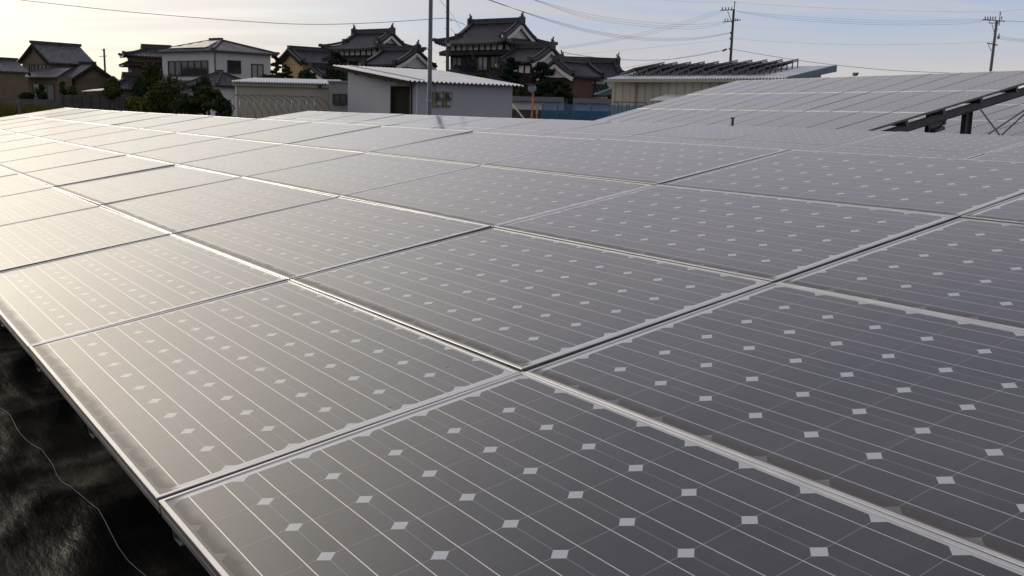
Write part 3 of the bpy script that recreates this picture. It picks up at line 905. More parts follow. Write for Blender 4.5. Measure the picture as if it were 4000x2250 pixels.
def grey_gable_house():
    B = Bld('gabled_house', 'tan-walled house with a big grey tiled gable roof, far left', 'house', 232, 105, 58, GHOUSE); o = B.o
    roof(o, 4.7, 5.4, 5.0, 6.85, 0.0, 0.45, gable=BEIGE, board=TIMBER, curve=0.95, lift=0.0, tile=TILE_G, ridge_h=0.18, orn=False, desc=False)
    block(o, -2.3, 2.3, -2.3, 2.3, 0, 5.05, BEIGE)
    window(o, -1.6, -0.4, 3.9, 4.8, -2.301, 2, axis='x', sgn=-1); window(o, 0.3, 1.1, 3.9, 4.8, -2.301, 2, axis='x', sgn=-1)
    window(o, -1.6, -0.3, 3.4, 4.5, -2.3, 2)
    # gabled block in front to the right, its gable facing the field
    x = B.on(361, 246, 'y', -4.4).x
    roof(o, 3.6, 4.8, 3.6, 5.0, 0.0, 0.4, cx=x, cy=-2.6, axis='y', gable=BEIGE, board=TIMBER, curve=0.95, lift=0.0, tile=TILE_G, ridge_h=0.16, orn=False, desc=False)
    block(o, x - 2.0, x + 2.0, -4.35, -2.31, 0, 3.62, BEIGE, 'side_wall')
    # tiled bay at the front left
    ya, yb = sorted((B.on(95, 300, 'x', -3.9).y, B.on(232, 300, 'x', -3.9).y))
    m = MB(); m.sheet([[(-4.2, yb, 3.55), (-4.2, ya, 3.55)], [(-2.31, yb - 0.5, 4.45), (-2.31, ya + 0.5, 4.45)]], 0.1, [[(0, 0), (yb - ya, 0)], [(0.5, 2.1), (yb - ya - 0.5, 2.1)]]); m.build('bay_roof', TILE_G, o)
    block(o, -3.8, -2.301, ya + 0.4, yb - 0.4, 0, 3.55, BEIGE, 'bay')
    window(o, ya + 1.0, yb - 1.2, 1.4, 2.9, -3.8, 3, pane=PANE2, axis='x', sgn=-1)


def edge_house():
    B = Bld('gabled_house', 'tan-walled house cut off by the left edge of the photo', 'house', 28, 98, 56, GHOUSE); o = B.o
    roof(o, 5.0, 4.4, 3.9, 5.0, 0.0, 0.4, cx=-1.6, axis='x', gable=BEIGE, board=TIMBER, curve=0.95, lift=0.0, tile=TILE_G, ridge_h=0.16, orn=False, desc=False)
    block(o, -3.9, 0.8, -2.0, 1.95, 0, 3.95, BEIGE)


ROOFGLASS, tt, pp = new_mat('roof_panel_glass'); pp.inputs['Base Color'].default_value = (0.05, 0.05, 0.06, 1); pp.inputs['Roughness'].default_value = 0.35
pp.inputs['Coat Weight'].default_value = 1.0; pp.inputs['Coat Roughness'].default_value = 0.25
big_house(); house_wing(); left_tiled_house(); small_porch_house(); yellow_gable_house(); white_house(); dark_house(); grey_gable_house(); edge_house()


# ------------------------------------------------------------------ sheds near the arrays
def corrugated(m, A, B, C, D, waves, amp, th=0.012):
    """wavy sheet: eave A-B, ridge side D-C, waves running up the slope"""
    A, B, C, D = map(Vector, (A, B, C, D)); n = waves * 8
    up = (B - A).cross(D - A).normalized();
    if up.z < 0: up = -up
    r0 = [A.lerp(B, i / n) + up * amp * math.sin(i / 8 * 2 * math.pi) for i in range(n + 1)]
    r1 = [D.lerp(C, i / n) + up * amp * math.sin(i / 8 * 2 * math.pi) for i in range(n + 1)]
    m.sheet([r0, r1], th)


def white_shed():
    B = Bld('white_shed', 'white shed with a pale corrugated lean-to roof behind the second array', 'shed', 1622, 31.7, 38); o = B.o
    xr = B.on(2001, 400, 'y', 0).x; yl = B.on(1359, 380, 'x', 0).y
    b0 = B.on(1598, 315, 'y', -0.30); c0 = B.on(2046, 333, 'y', -0.30); a0 = B.on(1300, 255, 'x', b0.x)
    ze = b0.z; zt = a0.z; sl = (zt - ze) / (a0.y + 0.30)
    m = MB(); corrugated(m, (b0.x, -0.30, ze), (c0.x, -0.30, ze), (c0.x, a0.y, zt), (b0.x, a0.y, zt), 27, 0.026)
    rf = m.build('roof', ROOFW, o)
    for f in (0.22, 0.36):                                    # sheet laps showing as thin lines along the roof
        x = b0.x + 0.30 + f; q = MB(); q.bar((x, -0.1, ze + 0.2 * sl + 0.033), (x + 0.02, a0.y, zt + 0.035), 0.03, 0.01); q.build('lap_strip', STEEL, rf)
    zr = lambda y: ze + sl * (y + 0.30) - 0.05
    w = MB(); t = 0.12
    w.poly([(0, 0, 0), (0, 0, zr(0)), (0, yl, zr(yl)), (0, yl, 0)], (t, 0, 0))
    w.poly([(xr, 0, 0), (xr, yl, 0), (xr, yl, zr(yl)), (xr, 0, zr(0))], (-t, 0, 0))
    w.poly([(t, 0, 0), (xr - t, 0, 0), (xr - t, 0, zr(0)), (t, 0, zr(0))], (0, t, 0))
    w.poly([(t, yl, 0), (t, yl, zr(yl)), (xr - t, yl, zr(yl)), (xr - t, yl, 0)], (0, -t, 0))
    w.build('wall', SHEDW, o)
    q = MB(); q.box((b0.x + 0.05, -0.25, 0), (b0.x + 0.06, -0.24, 0.01))
    e = MB()
    e.poly([(b0.x + 0.03, -0.28, ze - 0.13), (b0.x + 0.03, -0.28, ze - 0.04), (b0.x + 0.03, a0.y, zt - 0.04), (b0.x + 0.03, a0.y, zt - 0.13)], (0.04, 0, 0))
    for k in range(5):
        yy = 0.4 + k * (yl - 0.6) / 4; e.box((b0.x + 0.07, yy - 0.04, zr(yy) - 0.11), (-0.002, yy + 0.04, zr(yy) - 0.01))
    e.build('verge_board', TIMBER, rf)
    d0 = B.on(1532.8, 338, 'x', 0); d1 = B.on(1607.6, 338, 'x', 0)
    y0, y1 = sorted((d0.y, d1.y)); zt2 = d0.z
    d = MB(); d.box((-0.03, y0, 0.05), (-0.004, y1, zt2)); dr = d.build('door', DOORM, o)
    f = MB(); f.box((-0.06, y0 - 0.05, 0), (-0.004, y0 - 0.002, zt2 + 0.05)); f.box((-0.06, y1 + 0.002, 0), (-0.004, y1 + 0.05, zt2 + 0.05)); f.box((-0.06, y0 - 0.002, zt2 + 0.003), (-0.004, y1 + 0.002, zt2 + 0.05))
    f.build('frame', DARKMETAL, dr)
    h = MB(); h.tube([(-0.05, y0 + 0.1, 1.0), (-0.05, y0 + 0.1, 1.14)], 0.012); h.build('handle', STEEL, dr)
    q = MB(); q.box((0.02, -0.03, 0), (0.05, -0.004, zr(0) - 0.1)); q.build('downpipe', PLASTER, o)
    # meters on the wall
    for k, (xa, xb) in enumerate(((1688, 1721), (1728, 1758))):
        p0 = B.on(xa, 356, 'y', 0); p1 = B.on(xb, 418, 'y', 0)
        x0, x1, z1, z0 = p0.x, p1.x, p0.z, p1.z; w = x1 - x0
        e = thing('electric_meter', None, ('left' if k == 0 else 'right') + ' electric meter on a tan board on the white shed wall', 'electric meter', 'electric meters on the shed', mat=B.M @ Matrix.Translation((x0, 0, z0)))
        h = z1 - z0
        m = MB(); m.box((0, -0.04, 0), (w, -0.004, h)); m.box((0.01, -0.06, 0.01), (w - 0.01, -0.041, h - 0.01)); m.build('mounting_board', METERC, e)
        m = MB(); m.box((w * 0.28, -0.15, h * 0.42), (w * 0.95, -0.061, h * 0.93)); m.tube([(w * 0.62, -0.15, h * 0.7), (w * 0.62, -0.2, h * 0.7)], w * 0.28, n=14); m.build('meter_case', METERG, e)
        m = MB(); m.tube([(w * 0.62, -0.2, h * 0.72), (w * 0.62, -0.22, h * 0.72)], w * 0.22, n=14); m.build('dial_glass', PANE2, e)
        m = MB(); m.box((w * 0.34, -0.11, h * 0.1), (w * 0.9, -0.061, h * 0.36)); m.build('terminal_cover', STEEL, e)
        if k == 0:
            m = MB(); m.tube([(w * 0.3, -0.05, h), (w * 0.25, -0.07, h + 0.12), (w * 0.05, -0.08, h + 0.26), (-w * 0.2, -0.05, h + 0.24)], 0.008); m.build('cable', WIREM, e)
    # grey block joining the cream store
    A = Bld('grey_annex', 'grey rendered block with a small window joining the white and cream sheds', 'shed', 1322, 36, 0); ao = A.o
    x0 = A.on(1284, 340, 'y', 0).x; x1 = A.on(1372, 340, 'y', 0).x; zt = A.on(1320, 322, 'y', 0).z
    block(ao, x0, x1 + 0.3, 0, 3.0, 0, zt, GREYL)
    m = MB(); m.box((x0 - 0.03, -0.08, zt + 0.003), (x1 + 0.3, 3.05, zt + 0.06)); m.build('coping', STEEL, ao)
    wa = A.on(1301, 366, 'y', 0); wb = A.on(1355, 410, 'y', 0)
    window(ao, wa.x, wb.x, wb.z, wa.z, 0, 2, fw=0.04)
    C = Bld('cream_store', 'long cream store with a corrugated roof edge, behind the hoop frame', 'shed', 1100, 37, 2); co = C.o
    x0 = C.on(917, 330, 'y', 0).x; x1 = C.on(1284, 340, 'y', 0).x - 0.01; zt = C.on(1100, 326, 'y', 0).z
    block(co, x0, x1, 0, 3.5, 0, zt, CREAM)
    m = MB(); corrugated(m, (x0 - 0.08, -0.22, zt + 0.03), (x1, -0.22, zt + 0.03), (x1, 3.7, zt - 0.25 + 0.5), (x0 - 0.08, 3.7, zt - 0.25 + 0.5), 36, 0.028); m.build('roof', ROOFW, co)
    m = MB(); m.box((x0 - 0.05, -0.10, zt - 0.12), (x1, -0.003, zt - 0.03)); m.build('fascia', CREAM, co)
    m = MB(); m.box((x0 + 0.01, -0.03, 0), (x0 + 0.07, -0.003, zt - 0.13)); m.build('downpipe', PLASTER, co)
    q = C.on(1252, 335, 'y', 0); m = MB(); m.tube([(q.x, -0.003, q.z), (q.x, -0.2, q.z - 0.03)], 0.05, 0.07, n=8); m.build('wall_lamp', DARKMETAL, co)


GREYL = simple('grey_rendered_wall', (0.33, 0.32, 0.315), 0.85, 0, 0.08, 0.7)
white_shed()


def factory():
    B = Bld('cream_factory', 'cream ribbed factory with a lean-to roof full of tilted solar arrays', 'factory', 3050, 44, -44); o = B.o
    xl = B.on(2388, 400, 'y', 0).x
    ea = B.on(2368, 311, 'y', -0.45); eb = B.on(3072, 302, 'y', -0.45)
    ze = (ea.z + eb.z) / 2; xa, xb = ea.x, eb.x
    top = B.on(3265, 258, 'x', xb); sl = (top.z - ze) / (top.y + 0.45); yt = top.y
    m = MB(); corrugated(m, (xa, -0.45, ze), (xb, -0.45, ze), (xb, yt, top.z), (xa, yt, top.z), 60, 0.035); rf = m.build('roof', ROOFW, o)
    yb = yt - 0.5
    zr = lambda y: ze + sl * (y + 0.45) - 0.06
    w = MB(); t = 0.15
    w.poly([(xl, 0, 0), (0, 0, 0), (0, 0, zr(0)), (xl, 0, zr(0))], (0, t, 0)); w.build('front_wall', RIBCREAM, o)
    w = MB(); w.poly([(0.001, t, 0), (0.001, yb, 0), (0.001, yb, zr(yb)), (0.001, t, zr(t))], (-t, 0, 0))
    w.poly([(xl, t, 0), (xl, t, zr(t)), (xl, yb, zr(yb)), (xl, yb, 0)], (t, 0, 0)); w.poly([(xl + t, yb, 0), (-t, yb, 0), (-t, yb, zr(yb)), (xl + t, yb, zr(yb))], (0, -t, 0)); w.build('side_wall', CREAM, o)
    m = MB(); m.poly([(xb + 0.01, -0.46, ze - 0.16), (xb + 0.01, -0.46, ze + 0.05), (xb + 0.01, yt, top.z + 0.05), (xb + 0.01, yt, top.z - 0.25)], (0.05, 0, 0)); m.build('verge_flashing', BLUEM, rf)
    q = B.on(2485, 350, 'y', 0); m = MB(); m.tube([(q.x, -0.07, 0), (q.x, -0.07, ze - 0.1)], 0.05); m.build('downpipe', CREAM, o)
    m = MB(); m.box((xa, -0.55, ze - 0.16), (xb, -0.46, ze - 0.05)); m.build('gutter', CREAM, o)
    # small blue canopy at the left corner
    m = MB(); c = B.on(2380, 343, 'y', 0.2); m.sheet([[(xl - 1.1, 0.0, c.z - 0.28), (xl - 1.1, 0.9, c.z - 0.28)], [(xl - 0.02, 0.0, c.z + 0.02), (xl - 0.02, 0.9, c.z + 0.02)]], 0.08); m.build('canopy', BLUEP, o)
    # rows of tilted arrays on the roof, each on its own legs
    n = 10
    for k in range(n):
        f = k / (n - 1)
        lo = B.on(2432 + (2948 - 2432) * f, 302 - 4 * f, 'y', 0.25 if k < 8 else 0.35)
        y0 = 0.3; y1 = yt * (0.72 if k < 5 else 0.82)
        x = xa + (xb - xa) * (0.070 + 0.735 * f)
        e = thing('roof_solar_array', None, 'narrow tilted solar array on the factory roof, %s from the left' % ORD[k], 'solar array', 'tilted arrays on the factory roof', mat=B.M @ Matrix.Translation((x, y0, zr(y0) + 0.1)))
        dz = zr(y1) - zr(y0); ln = y1 - y0; hw = 0.42; tl = 0.25
        m = MB(); m.poly([(-hw, 0, 0.10), (hw, 0, 0.10 + tl), (hw, ln, 0.10 + tl + dz), (-hw, ln, 0.10 + dz)], (-0.02, 0, 0.04)); m.build('cell_sheet', ROOFGLASS, e)
        m = MB(); nl = 6
        for i in range(nl + 1):
            y = ln * i / nl; z = dz * i / nl
            m.box((hw - 0.06, y - 0.02, z - 0.04), (hw - 0.02, y + 0.02, z + tl + 0.06)); m.bar((hw - 0.04, y, z + tl + 0.05), (-hw, y, z + 0.05), 0.04, 0.04)
        m.build('leg_frame', DSTEEL, e)
    # awning and pipes on the front wall
    a0 = B.on(2538, 389, 'y', -0.9); a1 = B.on(2680, 389, 'y', -0.9)
    e = thing('awning', None, 'small pale awning on the factory front, half hidden by the raised array', 'awning', mat=B.M @ Matrix.Translation((a0.x, -0.9, a0.z)))
    w = a1.x - a0.x + 1.2
    m = MB(); m.sheet([[(0, 0, 0), (w, 0, 0)], [(0.25, 0.88, 0.26), (w, 0.88, 0.26)]], 0.05); m.build('canopy', ROOFW, e)
    m = MB(); m.bar((0.4, 0.1, -0.05), (0.4, 0.88, -0.4), 0.04, 0.04); m.bar((w - 0.2, 0.1, -0.05), (w - 0.2, 0.88, -0.4), 0.04, 0.04); m.build('bracket', DSTEEL, e)
    p0 = B.on(2408, 398, 'y', -1.2); p1 = B.on(2530, 398, 'y', -1.2)
    e = thing('pipe_rail', None, 'thin grey pipe frame in front of the factory wall', 'pipe frame', mat=B.M @ Matrix.Translation((p0.x, -1.2, 0)))
    w = p1.x - p0.x; z = p0.z
    m = MB(); m.tube([(-0.2, 0, z), (w - 0.1, 0, z), (w, 0, z - 0.1), (w, 0, 0)], 0.025); m.tube([(0.12, 0, 0), (0.12, 0, z - 0.1), (0.0, 0, z)], 0.025); m.build('pipe', DSTEEL, e)


BLUEP = simple('pale_blue_canopy', (0.22, 0.36, 0.46), 0.5, 0.0, 0.1)
factory()

# ------------------------------------------------------------------ poles, wires, small street things
def crossarm(parent, c, d, half, r=0.05):
    m = MB(); m.bar(c - d * half, c + d * half, 0.09, 0.09); a = m.build('crossarm', DSTEEL, parent); return a


def insulators(parent, pts):
    for q in pts:
        m = MB(); m.tube([q, q + Vector((0, 0, 0.14)), q + Vector((0, 0, 0.28))], 0.06, 0.045, n=8); m.build('insulator', METERG, parent)


def pole_at(name, label, px0, py0, px1, py1, dist, r0, r1, mat):
    a = at(px0, py0, dist); b = at(px1, py1, dist)
    d = (b - a); k = (GZ - 0.1 - a.z) / d.z; foot = a + d * k
    e = thing(name, foot, label, 'utility pole')
    m = MB(); m.tube([Vector((0, 0, 0)), (b - foot) * 0.5, b - foot], r0, r1, n=14); m.build('pole', mat, e)
    return e, foot, b


WIRES = []
# plain steel pole before the white shed
e, f, top = pole_at('steel_pole', 'plain grey steel pole standing before the white shed', 1677, 442, 1683, -40, 29.8, 0.066, 0.060, STEELP := simple('painted_steel_pole', (0.15, 0.165, 0.19), 0.5, 0.2, 0.1))
e['category'] = 'pole'
for z in (1.75, 3.2):
    m = MB(); m.tube([(0, 0, z), (0, 0, z + 0.05)], 0.078, n=14); m.build('band', STEEL, e)
m = MB(); m.tube([(0, 0, -0.02), (0, 0, 0.03)], 0.15, n=14); m.build('base_plate', STEEL, e)
# brown pole behind it
e, f, top = pole_at('utility_pole', 'brown concrete pole rising behind the white shed roof, beside the tall house', 1748, 276, 1749.5, -60, 58, 0.105, 0.085, POLEB)
for k in range(9):
    z = 3.2 + k * 0.45; s = 1 if k % 2 else -1
    m = MB(); m.tube([(RIGHT * 0.06 * s).to_tuple()[:2] + (z,), (RIGHT * 0.22 * s).to_tuple()[:2] + (z,)], 0.014); m.build('step_bolt', DSTEEL, e)
m = MB(); m.tube([(0, 0, 4.95), (0, 0, 5.1)], 0.12, n=12); m.build('band', STEEL, e)

# pole with crossarms above the factory
D3 = 112
e, f, top3 = pole_at('utility_pole', 'dark utility pole with two crossarms rising behind the factory roof', 2852, 258, 2866.5, 36, D3, 0.17, 0.12, POLEB)
L3 = lambda px, py: at(px, py, D3) - f
m = MB(); m.tube([L3(2867, 40), L3(2871, 7)], 0.05, n=8); m.bar(L3(2864, 8), L3(2876, 8), 0.06, 0.06); m.build('spike', DSTEEL, e)
a = crossarm(e, (L3(2817, 40) + L3(2868, 38)) / 2, (L3(2868, 38) - L3(2817, 40)).normalized(), 0.78)
insulators(a, [L3(x, 38) for x in (2822, 2834, 2846, 2858)])
m = MB(); m.tube([L3(2842, 42), L3(2860, 92)], 0.035); m.build('stay', DSTEEL, e)
a = crossarm(e, (L3(2826, 86) + L3(2892, 78)) / 2, (L3(2892, 78) - L3(2826, 86)).normalized(), 0.95)
insulators(a, [L3(x, 82) for x in (2832, 2843, 2872, 2880)])
for y in (128, 190, 150):
    m = MB(); q = L3(2858 - (y - 128) * 0.06, y); m.tube([q - Vector((0, 0, 0.1)), q + Vector((0, 0, 0.1))], 0.2, n=12); m.build('band', DSTEEL, e)
m = MB(); m.tube([L3(2822, 199), L3(2838, 192)], 0.10, n=8); m.build('cable_closure', DSTEEL, e)

# leaning pole at the right edge
D4 = 101
e, f, top4 = pole_at('utility_pole', 'concrete utility pole with a wide top crossarm, near the right edge of the photo', 3868.8, 282, 3894, 80, D4, 0.16, 0.12, POLEC)
L4 = lambda px, py: at(px, py, D4) - f
m = MB(); m.tube([L4(3902, 100), L4(3908, 45)], 0.045, n=8); m.build('spike', DSTEEL, e)
a = crossarm(e, (L4(3840, 76) + L4(3924, 83)) / 2, (L4(3924, 83) - L4(3840, 76)).normalized(), 1.07)
m = MB(); m.bar(L4(3862, 90), L4(3902, 90), 0.07, 0.07); m.bar(L4(3864, 78), L4(3864, 90), 0.05, 0.05); m.bar(L4(3902, 78), L4(3902, 90), 0.05, 0.05); m.build('bracket', DSTEEL, e)
insulators(a, [L4(x, 76) for x in (3848, 3858, 3868, 3878, 3888, 3912)])
m = MB(); m.tube([L4(3874, 92), L4(3885, 130)], 0.03); m.build('stay', DSTEEL, e)
a = crossarm(e, (L4(3856, 168) + L4(3897, 176)) / 2, (L4(3897, 176) - L4(3856, 168)).normalized(), 0.53)
m = MB(); m.tube([L4(3859, 172), L4(3872, 198)], 0.03); m.build('stay', DSTEEL, e)
m = MB(); m.bar(L4(3898, 140), L4(3898, 154), 0.07, 0.07); m.build('rack_bar', DSTEEL, e)
insulators(e, [L4(3902, y) for y in (142, 147, 152)])
for k in range(8):
    m = MB(); q = L4(3892 - k * 2.0, 100 + k * 16); s = 1 if k % 2 else -1; m.tube([q + RIGHT * 0.12 * s, q + RIGHT * 0.28 * s], 0.016); m.build('step_bolt', DSTEEL, e)

# small far pole between the left houses
e, f, t5 = pole_at('utility_pole', 'small distant utility pole standing in the gap between the left houses', 410, 268, 406, 190, 150, 0.16, 0.13, POLEB)
L5 = lambda px, py: at(px, py, 150) - f
crossarm(e, (L5(388, 220) + L5(417, 219)) / 2, (L5(417, 219) - L5(388, 220)).normalized(), 0.55)
crossarm(e, (L5(399, 195) + L5(411, 195)) / 2, RIGHT.copy(), 0.25)


def wire(label, pts, d0, d1, r=0.02, group='overhead wires'):
    """cable through sight-line points, its distance running from d0 to d1 along its length"""
    P = []
    n = len(pts); tot = pts[-1][0] - pts[0][0]
    for (x, y) in pts:
        f = (x - pts[0][0]) / tot; P.append(at(x, y, 1.0 / ((1 - f) / d0 + f / d1)))
    out = []
    for i in range(n - 1):
        p0 = P[max(0, i - 1)]; p1 = P[i]; p2 = P[i + 1]; p3 = P[min(n - 1, i + 2)]
        for k in range(8):
            t = k / 8
            out.append(0.5 * ((2 * p1) + (p2 - p0) * t + (2 * p0 - 5 * p1 + 4 * p2 - p3) * t * t + (3 * p1 - p0 - 3 * p2 + p3) * t ** 3))
    out.append(P[-1])
    m = MB(); m.tube(out, r * (0.5 if r < 0.02 else 0.75), n=5)
    tag(m.build('overhead_wire', WIREM), label, 'wire', group)


wire('long sagging wire from the top left to the brown pole', [(-300, -42), (80, 0), (520, 48), (1000, 86), (1240, 95), (1480, 88), (1748, 70)], 62, 58, 0.020)
wire('short wire from the brown pole down to the tall tiled house', [(1748, 70), (1785, 84), (1822, 99)], 58, 76, 0.02)
wire('thin wire dropping behind the brown pole towards the tall house', [(1690, -35), (1717, 0), (1760, 50), (1800, 113)], 58, 76, 0.018)
for i, (o, w) in enumerate(((0, 'upper'), (5, 'middle'), (10, 'lower'))):
    wire('%s strand of the cable bundle sagging to the middle of the crossarm pole' % w, [(1840, -34 + o), (1907 + o, 0), (2140, 74 + o * 0.7), (2320, 120 + o), (2490, 145 + o), (2620, 149 + o), (2740, 145 + o * 0.6), (2858, 126 + o * 0.3)], 60, D3, 0.017)
for i, (o, w) in enumerate(((0, 'highest'), (9, 'middle'), (17, 'lowest'))):
    wire('%s of three thin wires sagging to the lower crossarm of the crossarm pole' % w, [(2000 + o, -30), (2095, 0 + o * 0.2), (2300, 56 + o), (2500, 84 + o), (2640, 95 + o), (2740, 94 + o), (2830 + o, 82 + o * 0.3)], 70, D3, 0.016)
for i, (o, w) in enumerate(((-8, 'upper'), (0, 'middle'), (7, 'lower'))):
    wire('%s wire rising from the tall house roof to the upper crossarm' % w, [(2185, 188 + o * 0.6), (2300, 172 + o * 0.6), (2450, 146 + o * 0.7), (2568, 119 + o), (2700, 82 + o), (2790, 52 + o), (2826 + o, 40)], 90, D3, 0.014)
wire('thin wire low across the sky left of the crossarm pole', [(2200, 214), (2300, 208), (2400, 199), (2520, 188), (2640, 176), (2760, 164), (2856, 154)], 95, D3, 0.012)
wire('thick service wire sagging from the big house to the crossarm pole', [(2190, 203), (2300, 221), (2400, 231), (2500, 235), (2580, 234), (2640, 229), (2740, 214), (2852, 190)], 78, D3, 0.024)
wire('slanting wire from the factory roof end up to the crossarm pole', [(2420, 268), (2520, 251), (2640, 228), (2800, 200)], 80, D3, 0.018)
wire('thick wire sagging right from the crossarm pole behind the raised array', [(2854, 191), (3000, 217), (3150, 240), (3264, 254), (3400, 268), (3520, 277), (3720, 285), (3900, 286)], D3, 96, 0.026)
for i, (o, w) in enumerate(((-6, 'upper'), (2, 'middle'), (9, 'lower'))):
    wire('%s of three wires spanning between the two right-hand poles' % w, [(2875, 43), (2920, 50 + o * 0.3), (3060, 66 + o), (3200, 76 + o), (3350, 84 + o * 1.1), (3500, 88 + o), (3650, 87 + o), (3780, 83 + o), (3860 + o, 77)], D3, D4, 0.016)
wire('ground wire joining the tips of the two right-hand poles', [(2870, 8), (3000, 18), (3200, 30), (3400, 38), (3600, 44), (3780, 46), (3908, 46)], D3, D4, 0.012)
wire('faint wire between the two right-hand poles, at mid height', [(2862, 150), (3016, 163), (3200, 171), (3400, 175), (3600, 173), (3750, 169), (3872, 163)], D3, D4, 0.012)
wire('wire leaving the tip of the crossarm pole to the left', [(2500, -14), (2590, 0), (2700, 7), (2868, 8)], 120, D3, 0.012)
wire('wire leaving the right-hand pole tip towards the right edge', [(3908, 46), (3960, 41), (4200, 20)], D4, 90, 0.014)
for k, (y, w) in enumerate(((142, 'upper'), (147, 'middle'), (152, 'lower'))):
    wire('%s of three wires leaving the side of the right-hand pole' % w, [(3902, y), (3960, y + 8), (4060, y + 18), (4200, y + 26)], D4, 85, 0.018)
wire('heavy wire leaving the crossarm of the right-hand pole', [(3920, 82), (3960, 83), (4050, 88), (4200, 90)], D4, 85, 0.022)

# walls and fences beyond the arrays
B = Bld('plaster_wall', 'white-topped plaster wall with tiled coping, left of the gap in front of the tall house', 'wall', 2000, 47, -3)
x0 = B.on(1985, 420, 'y', 0).x; x1 = B.on(2202, 420, 'y', 0).x; zt = B.on(2100, 397, 'y', 0).z; zm = B.on(2100, 429, 'y', 0).z
block(B.o, x0, x1, 0, 0.2, zm, zt, WHITEW); block(B.o, x0, x1, -0.03, 0.23, 0, zm - 0.003, DARKW, 'base')
m = MB(); m.poly([(x0, -0.25, zt + 0.003), (x0, 0.1, zt + 0.22), (x0, 0.45, zt + 0.003)], (x1 - x0, 0, 0)); m.build('coping', TILE, B.o)
B = Bld('plaster_wall', 'white-topped plaster wall with tiled coping, right of the gap, meeting the factory', 'wall', 2000, 47, -3)
x0 = B.on(2238, 420, 'y', 0).x; x1 = B.on(2386, 420, 'y', 0).x; zt = B.on(2300, 404, 'y', 0).z; zm = B.on(2300, 433, 'y', 0).z
block(B.o, x0, x1, 0, 0.2, zm, zt, WHITEW); block(B.o, x0, x1, -0.03, 0.23, 0, zm - 0.003, DARKW, 'base')
m = MB(); m.poly([(x0, -0.25, zt + 0.003), (x0, 0.1, zt + 0.22), (x0, 0.45, zt + 0.003)], (x1 - x0, 0, 0)); m.build('coping', TILE, B.o)

mt, t, p = new_mat('blue_net')
n = t.noise(t.node('ShaderNodeTexCoord').outputs['Object'], 1.3, 3, 0.6)
t.put(p.inputs['Base Color'], t.mix(t.ramp(n, 0.3, 0.7), (0.010, 0.12, 0.24), (0.02, 0.17, 0.31)))
p.inputs['Roughness'].default_value = 0.6; p.inputs['Alpha'].default_value = 0.64
B = Bld('net_fence', 'low see-through blue net fence on thin posts before the plaster walls', 'fence', 2118, 41, 0)
x0 = B.on(2118, 420, 'y', 0).x; x1 = B.on(2560, 420, 'y', 0).x; za = B.on(2150, 405, 'y', 0).z
m = MB(); nseg = 60
rows = [[(x0 + (x1 - x0) * i / nseg, 0.02 * math.sin(i * 0.9) - 0.03, za * j / 3 + (0.02 * math.sin(i * 1.7) if j == 3 else 0)) for i in range(nseg + 1)] for j in range(4)]
m.sheet(rows, 0.0); m.f = [f for f, i in zip(m.f, range(len(m.f))) if i % 2 == 0 and i < nseg * 6]; m.uv = [None] * len(m.f); m.mi = [0] * len(m.f)
m.build('net', mt, B.o)
for px in (2119, 2178, 2243, 2309, 2379, 2448, 2500, 2555):
    q = B.on(px, 420, 'y', 0).x; m = MB(); m.tube([(q, 0.0, 0), (q, 0, za + 0.04)], 0.025, n=8); m.build('post', DSTEEL, B.o)

# round mirror on its orange pole
c = at(2079, 347, 42); foot = Vector(c); foot.z = GZ - 0.05
e = thing('road_mirror', foot, 'round grey traffic mirror on an orange pole, right of the white shed', 'mirror')
h = c.z - foot.z
lean = at(2074, 458, 42) - at(2079, 350, 42)
m = MB(); m.tube([(lean.x * 0.9, lean.y * 0.9, 0), (0, 0.06, h - 0.05)], 0.036, n=10); m.build('pole', ORANGE, e)
nrm = Vector((-FWD.x, -FWD.y, 0)) * 0.9 + RIGHT * -0.3; nrm.normalize()
m = MB(); cc = Vector((0, 0, h))
m.tube([cc, cc + nrm * 0.04, cc + nrm * 0.06], 0.175, 0.172, n=24); m.build('mirror_back', METERG, e)
m = MB(); m.tube([cc + nrm * 0.0605, cc + nrm * 0.08], 0.165, 0.11, n=24); m.build('mirror_glass', PANE2, e)
m = MB(); m.bar(cc + Vector((0, 0, 0.19)) - RIGHT * 0.22, cc + Vector((0, 0, 0.15)) + RIGHT * 0.14 + nrm * 0.1, 0.2, 0.02); m.build('hood', METERG, e)

# stakes
def stake(label, px, pyt, dist, r, mat=None, rot=0.0, parts=None):
    a = at(px, pyt, dist); f = Vector(a); f.z = GZ - 0.05
    e = thing('stake', f, label, 'stake')
    m = MB(); m.tube([(0, 0, 0), (rot, 0, a.z - f.z)], r, r * 0.9, n=7); m.build('shaft', mat or WOODS, e)
    return e, a.z - f.z


e, h = stake('pale wooden stake standing in front of the white shed wall', 1842, 400, 30.5, 0.018)
e, h = stake('wooden stake with a broad head beside the orange mirror pole', 2098, 413, 41, 0.025)
m = MB(); m.tube([(0, 0, h - 0.32), (0, 0, h - 0.02)], 0.05, n=8); m.build('cap', WOODS, e)
e, h = stake('thin dark post past the far end of the front array', 73, 398, 29, 0.03, DSTEEL)
m = MB(); m.tube([(0, 0, h), (0, 0, h + 0.03)], 0.04, n=8); m.build('cap', DSTEEL, e)
e, h = stake('short dark post between the second array and the raised array', 2862, 463, 17.5, 0.03, DSTEEL)
m = MB(); m.tube([(0, 0, h), (0, 0, h + 0.02)], 0.036, n=8); m.build('cap', DSTEEL, e)
